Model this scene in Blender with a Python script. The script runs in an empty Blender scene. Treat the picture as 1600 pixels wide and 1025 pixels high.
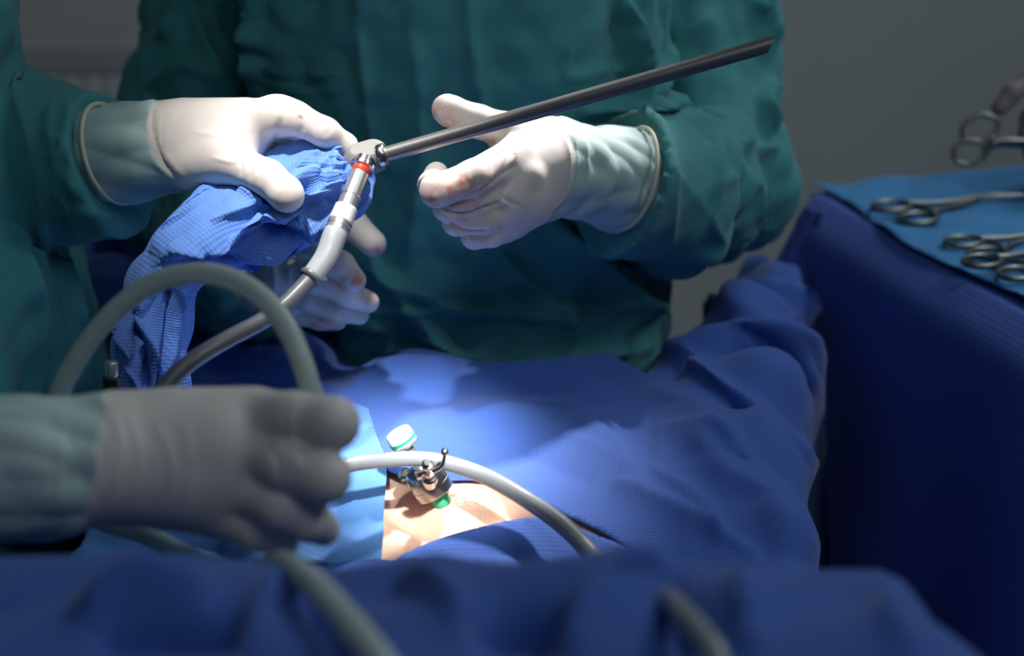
import bpy, math, random
import numpy as np
from mathutils import Vector, Matrix

# ------------------------------------------------------------------ camera, world, light
S = bpy.context.scene
COL = S.collection
F = 60.0 / 36.0 * 1600.0            # focal length in pixels of the 1600 x 1025 frame
PITCH = math.radians(20)
CP, SP = math.cos(PITCH), math.sin(PITCH)
CAM = np.array([0.0, 0.0, 1.45])

cd = bpy.data.cameras.new('camera')
cam = bpy.data.objects.new('camera', cd)
COL.objects.link(cam)
cam.location = CAM
cam.rotation_euler = (math.pi / 2 - PITCH, 0, 0)
cd.sensor_width = 36
cd.lens = 60
cd.clip_start = 0.02
cd.dof.use_dof = True
cd.dof.focus_distance = 1.045
cd.dof.aperture_fstop = 4.2
cd.dof.aperture_blades = 9
S.camera = cam

S.view_settings.view_transform = 'Standard'
S.view_settings.look = 'None'
S.view_settings.gamma = 1
S.view_settings.use_curve_mapping = False
S.view_settings.exposure = 0.0

wd = bpy.data.worlds.new('world')
S.world = wd
wd.use_nodes = True
wd.node_tree.nodes['Background'].inputs[0].default_value = (0.62, 0.80, 1.0, 1)
wd.node_tree.nodes['Background'].inputs[1].default_value = 0.031


def aim(o, target):
    o.rotation_euler = (Vector(target) - o.location).to_track_quat('-Z', 'Y').to_euler()


def area(name, loc, target, size, power, color):
    l = bpy.data.lights.new(name, 'AREA')
    l.energy = power
    l.color = color
    l.shape = 'RECTANGLE'
    l.size, l.size_y = size
    o = bpy.data.objects.new(name, l)
    COL.objects.link(o)
    o.location = loc
    aim(o, target)
    return o


def spot(name, loc, target, deg, blend, power, color, radius):
    l = bpy.data.lights.new(name, 'SPOT')
    l.energy = power
    l.color = color
    l.spot_size = math.radians(deg)
    l.spot_blend = blend
    l.shadow_soft_size = radius
    o = bpy.data.objects.new(name, l)
    COL.objects.link(o)
    o.location = loc
    aim(o, target)
    return o


spot('surgical_lamp', (-0.20, 0.72, 2.45), (-0.122, 0.995, 1.17), 9.6, 0.9, 165.0, (1.0, 0.97, 0.94), 0.05)
spot('surgical_lamp_front', (0.22, 0.10, 2.15), (-0.068, 0.982, 1.0), 6.7, 0.8, 390.0, (1.0, 0.97, 0.94), 0.04)
spot('surgical_lamp_far', (0.34, 1.85, 2.45), (-0.014, 1.02, 1.14), 8.8, 0.85, 330.0, (1.0, 0.97, 0.94), 0.06)
area('ceiling_panel', (1.2, 2.15, 2.65), (0.1, 1.15, 1.0), (0.9, 0.7), 10.0, (0.80, 0.93, 1.0))
area('fill_light_rear', (0.5, -0.3, 2.7), (0.0, 1.0, 1.0), (0.9, 0.6), 4.6, (0.80, 0.93, 1.0))  # added fill light behind the camera, lifts surfaces facing the viewer
area('fill_light_side', (1.5, 0.75, 2.75), (0.45, 1.25, 0.9), (0.5, 0.5), 1.8, (0.80, 0.93, 1.0)).data.spread = math.radians(80)  # added fill light with narrow spread, brightens the instrument table's skirt


# ------------------------------------------------------------------ helpers
def W(px, py, d):
    """The point at depth d (metres along the view axis) seen at a pixel of the 1600 x 1025 frame."""
    u = (px - 800.0) / F
    v = (512.5 - py) / F
    return np.array([d * u, d * (CP + v * SP), CAM[2] + d * (-SP + v * CP)])


def project(P):
    q = P - CAM
    d = q[:, 1] * CP - q[:, 2] * SP
    d = np.maximum(d, 0.05)
    up = q[:, 1] * SP + q[:, 2] * CP
    return 800.0 + F * q[:, 0] / d, 512.5 - F * up / d, d


def on_plane(px, py, z):
    u = (px - 800.0) / F
    v = (512.5 - py) / F
    d = (z - CAM[2]) / (-SP + v * CP)
    return np.array([d * u, d * (CP + v * SP), z])


def tag(o, label=None, cat=None, group=None, kind=None):
    if label: o['label'] = label
    if cat: o['category'] = cat
    if group: o['group'] = group
    if kind: o['kind'] = kind
    return o


def empty(name, loc=(0, 0, 0)):
    o = bpy.data.objects.new(name, None)
    COL.objects.link(o)
    o.location = loc
    o.empty_display_size = 0.05
    return o


def mesh(name, V, faces, mat, parent=None, smooth=True, uv=None, marks=None):
    V = np.asarray(V, float)
    me = bpy.data.meshes.new(name)
    if isinstance(faces, np.ndarray):
        faces = faces.tolist()
    off = np.array(parent.matrix_basis.translation) if parent is not None else np.zeros(3)
    if parent is not None and parent.parent is not None:
        off = off + np.array(parent.parent.matrix_basis.translation)
    me.from_pydata((V - off).tolist(), [], faces)
    me.update()
    if smooth:
        me.polygons.foreach_set('use_smooth', [True] * len(me.polygons))
    if uv is not None:
        ul = me.uv_layers.new(name='UVMap')
        li = np.empty(len(me.loops), np.int32)
        me.loops.foreach_get('vertex_index', li)
        ul.data.foreach_set('uv', np.asarray(uv, np.float32)[li].ravel())
    if marks is not None:
        a = me.color_attributes.new('marks', 'FLOAT_COLOR', 'POINT')
        m4 = np.zeros((len(V), 4), np.float32)
        m4[:, :marks.shape[1]] = marks
        m4[:, 3] = 1
        a.data.foreach_set('color', m4.ravel())
    me.materials.append(mat)
    o = bpy.data.objects.new(name, me)
    COL.objects.link(o)
    if parent is not None:
        o.parent = parent
    return o


def catmull(pts, n=8):
    P = np.array(pts, float)
    if len(P) < 3:
        t = np.linspace(0, 1, n + 1)[:, None]
        return P[0] * (1 - t) + P[1] * t
    Q = np.vstack([2 * P[0] - P[1], P, 2 * P[-1] - P[-2]])
    out = []
    for i in range(1, len(Q) - 2):
        p0, p1, p2, p3 = Q[i - 1:i + 3]
        for t in np.arange(n) / n:
            out.append(0.5 * ((2 * p1) + (-p0 + p2) * t + (2 * p0 - 5 * p1 + 4 * p2 - p3) * t * t
                              + (-p0 + 3 * p1 - 3 * p2 + p3) * t ** 3))
    out.append(P[-1])
    return np.array(out)


def frames(C):
    T = np.gradient(C, axis=0)
    T /= np.linalg.norm(T, axis=1)[:, None] + 1e-12
    N = np.zeros_like(T)
    a = np.array([0, 0, 1.0]) if abs(T[0][2]) < 0.9 else np.array([0, 1.0, 0])
    n = a - T[0] * a.dot(T[0])
    N[0] = n / np.linalg.norm(n)
    for i in range(1, len(T)):
        n = N[i - 1] - T[i] * N[i - 1].dot(T[i])
        N[i] = n / (np.linalg.norm(n) + 1e-12)
    return T, N, np.cross(T, N)


def tube_geo(C, R, seg=24, caps=True):
    C = np.asarray(C, float)
    R = np.broadcast_to(np.asarray(R, float), (len(C),))
    T, N, B = frames(C)
    a = np.linspace(0, 2 * math.pi, seg, endpoint=False)
    V = (C[:, None] + R[:, None, None] * (np.cos(a)[None, :, None] * N[:, None] + np.sin(a)[None, :, None] * B[:, None])).reshape(-1, 3)
    fs = []
    for i in range(len(C) - 1):
        for j in range(seg):
            k = (j + 1) % seg
            fs.append([i * seg + j, i * seg + k, (i + 1) * seg + k, (i + 1) * seg + j])
    if caps:
        fs.append(list(range(seg))[::-1])
        fs.append([(len(C) - 1) * seg + j for j in range(seg)])
    return V, fs


def tube(name, pts, r, mat, parent=None, seg=24, n=10, smooth_path=True):
    """pts: world points; r: number or one radius per point."""
    P = np.array(pts, float)
    if np.ndim(r) == 0:
        r = [r] * len(P)
    Q = np.hstack([P, np.array(r, float)[:, None]])
    Q = catmull(Q, n) if smooth_path else Q
    V, fs = tube_geo(Q[:, :3], Q[:, 3], seg)
    return mesh(name, V, fs, mat, parent)


def lathe(name, p0, p1, prof, mat, parent=None, seg=40):
    """prof: (t, r) pairs, t in metres along the axis from p0 towards p1."""
    p0, p1 = np.array(p0, float), np.array(p1, float)
    ax = (p1 - p0) / np.linalg.norm(p1 - p0)
    a = np.array([0, 0, 1.0]) if abs(ax[2]) < 0.9 else np.array([1.0, 0, 0])
    n = a - ax * a.dot(ax)
    n /= np.linalg.norm(n)
    b = np.cross(ax, n)
    an = np.linspace(0, 2 * math.pi, seg, endpoint=False)
    V, fs = [], []
    for t, r in prof:
        V.append(p0 + ax * t + r * (np.cos(an)[:, None] * n + np.sin(an)[:, None] * b))
    V = np.vstack(V)
    for i in range(len(prof) - 1):
        for j in range(seg):
            k = (j + 1) % seg
            fs.append([i * seg + j, i * seg + k, (i + 1) * seg + k, (i + 1) * seg + j])
    fs.append(list(range(seg))[::-1])
    fs.append([(len(prof) - 1) * seg + j for j in range(seg)])
    o = mesh(name, V, fs, mat, parent)
    m = o.modifiers.new('edges', 'EDGE_SPLIT')
    m.split_angle = math.radians(40)
    return o


def box_geo(lo, hi):
    (x0, y0, z0), (x1, y1, z1) = lo, hi
    V = [(x0, y0, z0), (x1, y0, z0), (x1, y1, z0), (x0, y1, z0), (x0, y0, z1), (x1, y0, z1), (x1, y1, z1), (x0, y1, z1)]
    fs = [[0, 3, 2, 1], [4, 5, 6, 7], [0, 1, 5, 4], [1, 2, 6, 5], [2, 3, 7, 6], [3, 0, 4, 7]]
    return V, fs


def box(name, lo, hi, mat, parent=None, bevel=0.0):
    V, fs = box_geo(lo, hi)
    o = mesh(name, V, fs, mat, parent, smooth=False)
    if bevel:
        m = o.modifiers.new('bevel', 'BEVEL')
        m.width = bevel
        m.segments = 3
    return o


# --- signed distance modelling
def smin(a, b, k):
    h = np.clip(0.5 + 0.5 * (b - a) / k, 0, 1)
    return b * (1 - h) + a * h - k * h * (1 - h)


def cone(X, a, b, ra, rb, sq=None):
    """distance to a tapered capsule"""
    a, b = np.asarray(a, np.float32), np.asarray(b, np.float32)
    ba = b - a
    L2 = float(ba.dot(ba)) + 1e-12
    dx, dy, dz = X[0] - a[0], X[1] - a[1], X[2] - a[2]
    h = np.clip((dx * ba[0] + dy * ba[1] + dz * ba[2]) / L2, 0, 1)
    ex, ey, ez = dx - ba[0] * h, dy - ba[1] * h, dz - ba[2] * h
    if sq is not None:                      # squash along one direction
        ax, f = sq
        q = ex * ax[0] + ey * ax[1] + ez * ax[2]
        ex, ey, ez = ex + ax[0] * q * (f - 1), ey + ax[1] * q * (f - 1), ez + ax[2] * q * (f - 1)
    return np.sqrt(ex * ex + ey * ey + ez * ez) - (ra + (rb - ra) * h)


def ellipsoid(X, c, r):
    q = np.sqrt(((X[0] - c[0]) / r[0]) ** 2 + ((X[1] - c[1]) / r[1]) ** 2 + ((X[2] - c[2]) / r[2]) ** 2)
    return (q - 1) * min(r)


def surface_net(fn, lo, hi, h):
    lo, hi = np.array(lo, float), np.array(hi, float)
    n = np.ceil((hi - lo) / h).astype(int) + 1
    ax = [(lo[i] + h * np.arange(n[i])).astype(np.float32) for i in range(3)]
    X = np.meshgrid(*ax, indexing='ij', sparse=True)
    D = np.broadcast_to(fn(X), tuple(n)).astype(np.float32)
    ins = D < 0
    c = [slice(0, -1), slice(1, None)]
    cnt = np.zeros(tuple(n - 1), np.int8)
    for i in (0, 1):
        for j in (0, 1):
            for k in (0, 1):
                cnt += ins[c[i], c[j], c[k]]
    I = np.argwhere((cnt > 0) & (cnt < 8))
    idx = -np.ones(tuple(n - 1), np.int64)
    idx[I[:, 0], I[:, 1], I[:, 2]] = np.arange(len(I))
    acc = np.zeros((len(I), 3))
    num = np.zeros(len(I))
    for a in range(3):
        o1, o2 = [x for x in range(3) if x != a]
        for p in (0, 1):
            for q in (0, 1):
                s = I.copy(); s[:, o1] += p; s[:, o2] += q
                e = s.copy(); e[:, a] += 1
                d0 = D[s[:, 0], s[:, 1], s[:, 2]]; d1 = D[e[:, 0], e[:, 1], e[:, 2]]
                m = (d0 < 0) != (d1 < 0)
                t = np.where(m, d0 / np.where(m, d0 - d1, 1), 0)
                pt = s.astype(float); pt[:, a] += t
                acc += pt * m[:, None]
                num += m
    V = acc / num[:, None] * h + lo
    Fq = []
    for a in range(3):
        b, c2 = (a + 1) % 3, (a + 2) % 3
        sl0 = [slice(None)] * 3; sl1 = [slice(None)] * 3
        sl0[a] = slice(0, -1); sl1[a] = slice(1, None)
        A, B = ins[tuple(sl0)], ins[tuple(sl1)]
        E = np.argwhere(A != B)
        E = E[(E[:, b] > 0) & (E[:, c2] > 0) & (E[:, b] < n[b] - 1) & (E[:, c2] < n[c2] - 1)]
        if not len(E):
            continue
        flip = ins[E[:, 0], E[:, 1], E[:, 2]]
        def cell(db, dc):
            q = E.copy(); q[:, b] -= db; q[:, c2] -= dc
            return idx[q[:, 0], q[:, 1], q[:, 2]]
        q = np.stack([cell(1, 1), cell(0, 1), cell(0, 0), cell(1, 0)], 1)
        q[~flip] = q[~flip][:, ::-1]
        Fq.append(q)
    return V, np.vstack(Fq)


def relax(V, Fc, it=2, lam=0.5):
    E = np.vstack([Fc[:, [0, 1]], Fc[:, [1, 2]], Fc[:, [2, 3]], Fc[:, [3, 0]]])
    n = len(V)
    deg = np.bincount(E.ravel(), minlength=n).astype(float)
    for _ in range(it):
        A = np.zeros_like(V)
        for k in range(3):
            A[:, k] = np.bincount(E[:, 0], V[E[:, 1], k], n) + np.bincount(E[:, 1], V[E[:, 0], k], n)
        V = V + lam * (A / deg[:, None] - V)
    return V


def normals(V, Fc):
    n = np.cross(V[Fc[:, 2]] - V[Fc[:, 0]], V[Fc[:, 3]] - V[Fc[:, 1]])
    N = np.zeros_like(V)
    for j in range(4):
        for k in range(3):
            N[:, k] += np.bincount(Fc[:, j], n[:, k], len(V))
    return N / (np.linalg.norm(N, axis=1)[:, None] + 1e-12)


# --- folds
def seg_sd(px, py, poly):
    """signed distance in pixels to a polyline and the position (0..1) along it"""
    best = np.full(px.shape, 1e9); sd = np.zeros(px.shape); tt = np.zeros(px.shape)
    P = np.array(poly, float)
    L = np.r_[0, np.cumsum(np.linalg.norm(np.diff(P, axis=0), axis=1))]
    for i in range(len(P) - 1):
        a, b = P[i], P[i + 1]
        ba = b - a
        l2 = ba.dot(ba) + 1e-9
        h = ((px - a[0]) * ba[0] + (py - a[1]) * ba[1]) / l2
        hc = np.clip(h, 0, 1)
        dx, dy = px - a[0] - ba[0] * hc, py - a[1] - ba[1] * hc
        d = np.hypot(dx, dy)
        cr = ba[0] * (py - a[1]) - ba[1] * (px - a[0])
        m = d < best
        best = np.where(m, d, best)
        sd = np.where(m, np.sign(cr) * d, sd)
        tt = np.where(m, (L[i] + hc * (L[i + 1] - L[i])) / L[-1], tt)
    return sd, tt


def folds(px, py, specs, narrow=1.0):
    """sum of fold reliefs in metres. spec: (polyline, amp_mm, width_left, width_right)  right = clockwise side on the picture"""
    out = np.zeros(px.shape)
    for poly, amp, wl, wr in specs:
        P = np.array(poly, float)
        if len(P) > 2:
            P = catmull(P, 4)
        m = max(wl, wr) * 3.2
        lo, hi = P.min(0) - m, P.max(0) + m
        k = np.where((px > lo[0]) & (px < hi[0]) & (py > lo[1]) & (py < hi[1]))[0]
        if not len(k):
            continue
        sd, t = seg_sd(px[k], py[k], P)
        w = np.where(sd < 0, wl, wr) * narrow
        x = np.abs(sd) / w
        prof = np.exp(-(np.sqrt(x * x + 0.006) - 0.077) * 1.7)
        end = np.sin(np.clip(t, 0, 1) * math.pi) ** 0.45
        out[k] += amp * 0.001 * prof * (0.12 + 0.88 * end)
    return out


def crumple(P, freq, amp, seed=0, sharp=0.05, dirs=5, bias=None):
    """flat facets meeting in soft ridges, as crumpled cloth has"""
    rng = np.random.RandomState(seed)
    out = np.zeros(len(P))
    for i in range(dirs):
        v = rng.normal(size=3)
        if bias is not None:
            v = v * np.array(bias)
        v /= np.linalg.norm(v)
        f = freq * (0.6 + 1.1 * rng.rand())
        w = np.zeros(len(P))
        for _ in range(3):
            u = rng.normal(size=3); u /= np.linalg.norm(u)
            w += np.sin(P @ u * freq * 2.2 + rng.rand() * 6.28) * 0.7
        s = np.sin(P @ v * f * 2 * math.pi + w + rng.rand() * 6.28)
        out += (np.sqrt(s * s + sharp) - 0.6)
    return out * amp * 2.0 / dirs


def wobble(P, freq, seed):
    rng = np.random.RandomState(seed)
    w = np.zeros(len(P))
    for _ in range(6):
        u = rng.normal(size=3)
        w += np.sin(P @ u * freq + rng.rand() * 6.28)
    return w / 6


# ------------------------------------------------------------------ materials
def mat_new(name):
    m = bpy.data.materials.new(name)
    m.use_nodes = True
    nt = m.node_tree
    return m, nt, nt.nodes['Principled BSDF']


def plain(name, col, rough=0.5, metal=0.0, noise=None, bump=0.0, bscale=200, coat=0.0, sheen=0.0):
    m, nt, b = mat_new(name)
    b.inputs['Base Color'].default_value = (*col, 1)
    b.inputs['Roughness'].default_value = rough
    b.inputs['Metallic'].default_value = metal
    b.inputs['Coat Weight'].default_value = coat
    b.inputs['Sheen Weight'].default_value = sheen
    tc = nt.nodes.new('ShaderNodeTexCoord')
    if noise:
        n = nt.nodes.new('ShaderNodeTexNoise'); n.inputs['Scale'].default_value = noise[0]
        n.inputs['Detail'].default_value = 5
        r = nt.nodes.new('ShaderNodeMixRGB')
        r.inputs[1].default_value = (*[c * (1 - noise[1]) for c in col], 1)
        r.inputs[2].default_value = (*[min(1, c * (1 + noise[1])) for c in col], 1)
        nt.links.new(tc.outputs['Object'], n.inputs['Vector'])
        nt.links.new(n.outputs['Fac'], r.inputs[0])
        nt.links.new(r.outputs[0], b.inputs['Base Color'])
    if bump:
        n = nt.nodes.new('ShaderNodeTexNoise'); n.inputs['Scale'].default_value = bscale
        n.inputs['Detail'].default_value = 4
        bp = nt.nodes.new('ShaderNodeBump'); bp.inputs['Strength'].default_value = 1
        bp.inputs['Distance'].default_value = bump
        nt.links.new(tc.outputs['Object'], n.inputs['Vector'])
        nt.links.new(n.outputs['Fac'], bp.inputs['Height'])
        nt.links.new(bp.outputs[0], b.inputs['Normal'])
    return m


def cloth_mat(name, col, pitch=0.0019, depth=0.00022, dots=0.18, rough=0.8, coords='UV', seam=None, trans=0.0):
    """nonwoven fabric with an embossed dot pattern"""
    m, nt, b = mat_new(name)
    L = nt.links.new
    tc = nt.nodes.new('ShaderNodeTexCoord')
    sep = nt.nodes.new('ShaderNodeSeparateXYZ')
    L(tc.outputs['UV' if coords == 'UV' else 'Object'], sep.inputs[0])
    k = math.pi / pitch

    def mth(op, a, c=None):
        n = nt.nodes.new('ShaderNodeMath'); n.operation = op
        for i, x in enumerate((a, c)):
            if x is None: continue
            if isinstance(x, (int, float)): n.inputs[i].default_value = x
            else: L(x, n.inputs[i])
        return n.outputs[0]
    if coords == 'UV':
        u, v = sep.outputs[0], sep.outputs[1]
    else:
        u, v = mth('ADD', sep.outputs[0], mth('MULTIPLY', sep.outputs[1], 0.7)), mth('ADD', sep.outputs[2], mth('MULTIPLY', sep.outputs[1], 0.4))
    s1 = mth('SINE', mth('MULTIPLY', mth('ADD', u, v), k))
    s2 = mth('SINE', mth('MULTIPLY', mth('SUBTRACT', u, v), k))
    h = mth('MULTIPLY', s1, s2)
    nz = nt.nodes.new('ShaderNodeTexNoise'); nz.inputs['Scale'].default_value = 14; nz.inputs['Detail'].default_value = 6
    L(tc.outputs['Object'], nz.inputs['Vector'])
    fine = nt.nodes.new('ShaderNodeTexNoise'); fine.inputs['Scale'].default_value = 900
    L(tc.outputs['Object'], fine.inputs['Vector'])
    hh = mth('ADD', h, mth('MULTIPLY', fine.outputs['Fac'], 0.5))
    bp = nt.nodes.new('ShaderNodeBump'); bp.inputs['Strength'].default_value = 1; bp.inputs['Distance'].default_value = depth
    L(hh, bp.inputs['Height']); L(bp.outputs[0], b.inputs['Normal'])
    mix = nt.nodes.new('ShaderNodeMixRGB')
    mix.inputs[1].default_value = (*[c * (1 - dots) for c in col], 1)
    mix.inputs[2].default_value = (*[min(1, c * (1 + dots)) for c in col], 1)
    fac = mth('ADD', mth('MULTIPLY', h, 0.35), mth('ADD', mth('MULTIPLY', nz.outputs['Fac'], 0.5), 0.25))
    L(fac, mix.inputs[0]); L(mix.outputs[0], b.inputs['Base Color'])
    b.inputs['Roughness'].default_value = rough
    b.inputs['Specular IOR Level'].default_value = 0.3
    b.inputs['Sheen Weight'].default_value = 0.15
    b.inputs['Sheen Roughness'].default_value = 0.5
    return m


def glove_mat(name, col=(0.73, 0.68, 0.635)):
    m, nt, b = mat_new(name)
    L = nt.links.new
    tc = nt.nodes.new('ShaderNodeTexCoord')
    at = nt.nodes.new('ShaderNodeAttribute'); at.attribute_name = 'marks'
    sp = nt.nodes.new('ShaderNodeSeparateColor'); L(at.outputs['Color'], sp.inputs[0])
    n = nt.nodes.new('ShaderNodeTexNoise'); n.inputs['Scale'].default_value = 35; n.inputs['Detail'].default_value = 6
    L(tc.outputs['Object'], n.inputs['Vector'])
    base = nt.nodes.new('ShaderNodeMixRGB')
    base.inputs[1].default_value = (col[0] * 0.88, col[1] * 0.84, col[2] * 0.84, 1)
    base.inputs[2].default_value = (min(1, col[0] * 1.08), col[1] * 1.06, col[2] * 1.05, 1)
    L(n.outputs['Fac'], base.inputs[0])
    cuff = nt.nodes.new('ShaderNodeMixRGB'); cuff.inputs[2].default_value = (0.46, 0.59, 0.56, 1)
    L(sp.outputs[1], cuff.inputs[0]); L(base.outputs[0], cuff.inputs[1])
    # blood smears: a patchy mask inside marked zones
    n2 = nt.nodes.new('ShaderNodeTexNoise'); n2.inputs['Scale'].default_value = 150; n2.inputs['Detail'].default_value = 5
    L(tc.outputs['Object'], n2.inputs['Vector'])
    mu = nt.nodes.new('ShaderNodeMath'); mu.operation = 'MULTIPLY'
    rp = nt.nodes.new('ShaderNodeMapRange'); rp.inputs[1].default_value = 0.33; rp.inputs[2].default_value = 0.68
    L(n2.outputs['Fac'], rp.inputs[0]); L(rp.outputs[0], mu.inputs[0]); L(sp.outputs[0], mu.inputs[1])
    bl = nt.nodes.new('ShaderNodeMixRGB'); bl.inputs[2].default_value = (0.60, 0.13, 0.06, 1)
    L(mu.outputs[0], bl.inputs[0]); L(cuff.outputs[0], bl.inputs[1])
    L(bl.outputs[0], b.inputs['Base Color'])
    b.inputs['Roughness'].default_value = 0.55
    b.inputs['Subsurface Weight'].default_value = 0.25
    b.inputs['Subsurface Radius'].default_value = (0.008, 0.004, 0.003)
    b.inputs['Subsurface Scale'].default_value = 0.6
    w = nt.nodes.new('ShaderNodeTexNoise'); w.inputs['Scale'].default_value = 60; w.inputs['Detail'].default_value = 4
    w.inputs['Distortion'].default_value = 0.3
    mp = nt.nodes.new('ShaderNodeMapping'); mp.inputs['Scale'].default_value = (2.2, 0.8, 0.8)
    L(tc.outputs['Object'], mp.inputs[0]); L(mp.outputs[0], w.inputs['Vector'])
    bp = nt.nodes.new('ShaderNodeBump'); bp.inputs['Strength'].default_value = 0.7; bp.inputs['Distance'].default_value = 0.0005
    L(w.outputs['Fac'], bp.inputs['Height']); L(bp.outputs[0], b.inputs['Normal'])
    return m


def skin_mat():
    m, nt, b = mat_new('skin')
    L = nt.links.new
    tc = nt.nodes.new('ShaderNodeTexCoord')
    at = nt.nodes.new('ShaderNodeAttribute'); at.attribute_name = 'marks'
    sp = nt.nodes.new('ShaderNodeSeparateColor'); L(at.outputs['Color'], sp.inputs[0])
    n = nt.nodes.new('ShaderNodeTexNoise'); n.inputs['Scale'].default_value = 30; n.inputs['Detail'].default_value = 7
    L(tc.outputs['Object'], n.inputs['Vector'])
    mx = nt.nodes.new('ShaderNodeMixRGB')
    mx.inputs[1].default_value = (0.66, 0.40, 0.28, 1); mx.inputs[2].default_value = (0.80, 0.55, 0.41, 1)
    L(n.outputs['Fac'], mx.inputs[0])
    n2 = nt.nodes.new('ShaderNodeTexNoise'); n2.inputs['Scale'].default_value = 260; n2.inputs['Detail'].default_value = 3
    L(tc.outputs['Object'], n2.inputs['Vector'])
    rp = nt.nodes.new('ShaderNodeMapRange'); rp.inputs[1].default_value = 0.5; rp.inputs[2].default_value = 0.62
    L(n2.outputs['Fac'], rp.inputs[0])
    mu = nt.nodes.new('ShaderNodeMath'); mu.operation = 'MULTIPLY'
    L(rp.outputs[0], mu.inputs[0]); L(sp.outputs[0], mu.inputs[1])
    bl = nt.nodes.new('ShaderNodeMixRGB'); bl.inputs[2].default_value = (0.42, 0.05, 0.03, 1)
    L(mu.outputs[0], bl.inputs[0]); L(mx.outputs[0], bl.inputs[1]); L(bl.outputs[0], b.inputs['Base Color'])
    b.inputs['Roughness'].default_value = 0.5
    b.inputs['Subsurface Weight'].default_value = 0.3
    b.inputs['Subsurface Radius'].default_value = (0.012, 0.005, 0.003)
    b.inputs['Subsurface Scale'].default_value = 0.7
    bp = nt.nodes.new('ShaderNodeBump'); bp.inputs['Distance'].default_value = 0.0002
    n3 = nt.nodes.new('ShaderNodeTexNoise'); n3.inputs['Scale'].default_value = 700
    L(tc.outputs['Object'], n3.inputs['Vector']); L(n3.outputs['Fac'], bp.inputs['Height']); L(bp.outputs[0], b.inputs['Normal'])
    return m


M = {}
M['gown'] = cloth_mat('gown_fabric', (0.058, 0.265, 0.275), pitch=0.0016, depth=0.00007, dots=0.08, coords='OBJ')
M['drape'] = cloth_mat('drape_fabric', (0.040, 0.104, 0.39), pitch=0.0019, depth=0.00009, dots=0.07)
M['drape_light'] = cloth_mat('adhesive_drape_fabric', (0.085, 0.23, 0.54), pitch=0.0016, depth=0.00007, dots=0.08)
M['sleeve'] = cloth_mat('camera_sleeve_fabric', (0.120, 0.265, 0.70), pitch=0.0018, depth=0.00022, dots=0.14)
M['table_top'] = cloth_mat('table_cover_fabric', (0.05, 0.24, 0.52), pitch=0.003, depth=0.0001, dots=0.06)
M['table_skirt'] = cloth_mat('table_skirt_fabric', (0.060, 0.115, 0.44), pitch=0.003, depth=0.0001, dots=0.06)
M['glove'] = glove_mat('latex_glove')
M['shaded_glove'] = glove_mat('shaded_latex_glove', (0.26, 0.20, 0.19))  # glove colour darkened to a brownish tone, standing in for shade on the nurse's hand
M['rim'] = plain('latex_rim', (0.62, 0.58, 0.44), 0.5)
M['skin'] = skin_mat()
M['steel'] = plain('brushed_steel', (0.62, 0.61, 0.60), 0.32, 0.85, bump=0.00006, bscale=600)
M['matte_steel'] = plain('matte_steel', (0.27, 0.265, 0.265), 0.42, 0.8, bump=0.00005, bscale=900)
M['chrome'] = plain('polished_steel', (0.50, 0.49, 0.48), 0.24, 1.0)
M['hub'] = plain('satin_steel', (0.26, 0.25, 0.24), 0.7, 0.3)
M['housing'] = plain('satin_steel_housing', (0.40, 0.39, 0.38), 0.3, 0.95)
M['dark_steel'] = plain('instrument_steel', (0.22, 0.215, 0.20), 0.36, 1.0)
M['red'] = plain('red_band', (0.75, 0.06, 0.02), 0.4)
M['green'] = plain('green_band', (0.03, 0.38, 0.20), 0.4)
M['white_plastic'] = plain('white_plastic', (0.85, 0.85, 0.83), 0.35)
M['grey_rubber'] = plain('grey_rubber', (0.36, 0.38, 0.40), 0.38, coat=0.1)
M['cable'] = plain('cable_grey', (0.10, 0.107, 0.12), 0.35)
M['black'] = plain('black_plastic', (0.015, 0.015, 0.014), 0.35)
M['lens'] = plain('lens_glass', (0.01, 0.01, 0.012), 0.05)
M['wall'] = plain('painted_wall', (0.74, 0.74, 0.70), 0.85, noise=(2.0, 0.05), bump=0.0003, bscale=120)
M['floor'] = plain('vinyl_floor', (0.16, 0.19, 0.24), 0.35, noise=(6, 0.15))
M['radiator'] = plain('radiator_enamel', (0.55, 0.56, 0.56), 0.5, noise=(3, 0.04))
M['mattress'] = plain('black_mattress', (0.02, 0.02, 0.02), 0.6)


def silicone():
    m, nt, b = mat_new('clear_silicone')
    b.inputs['Base Color'].default_value = (0.58, 0.66, 0.62, 1)
    b.inputs['Roughness'].default_value = 0.28
    b.inputs['Transmission Weight'].default_value = 0.25
    b.inputs['IOR'].default_value = 1.3
    return m


M['silicone'] = silicone()
M['milky'] = plain('milky_tubing', (0.25, 0.27, 0.29), 0.35, coat=0.15)

# ------------------------------------------------------------------ the room
tag(box('wall_back', (-3.2, 3.3, 0), (3.2, 3.42, 2.9), M['wall']), kind='structure')
tag(box('wall_left', (-3.32, -2.2, 0), (-3.2, 3.42, 2.9), M['wall']), kind='structure')
tag(box('wall_right', (3.2, -2.2, 0), (3.32, 3.42, 2.9), M['wall']), kind='structure')
tag(box('floor', (-3.2, -2.2, -0.08), (3.2, 3.3, 0), M['floor']), kind='structure')

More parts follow.
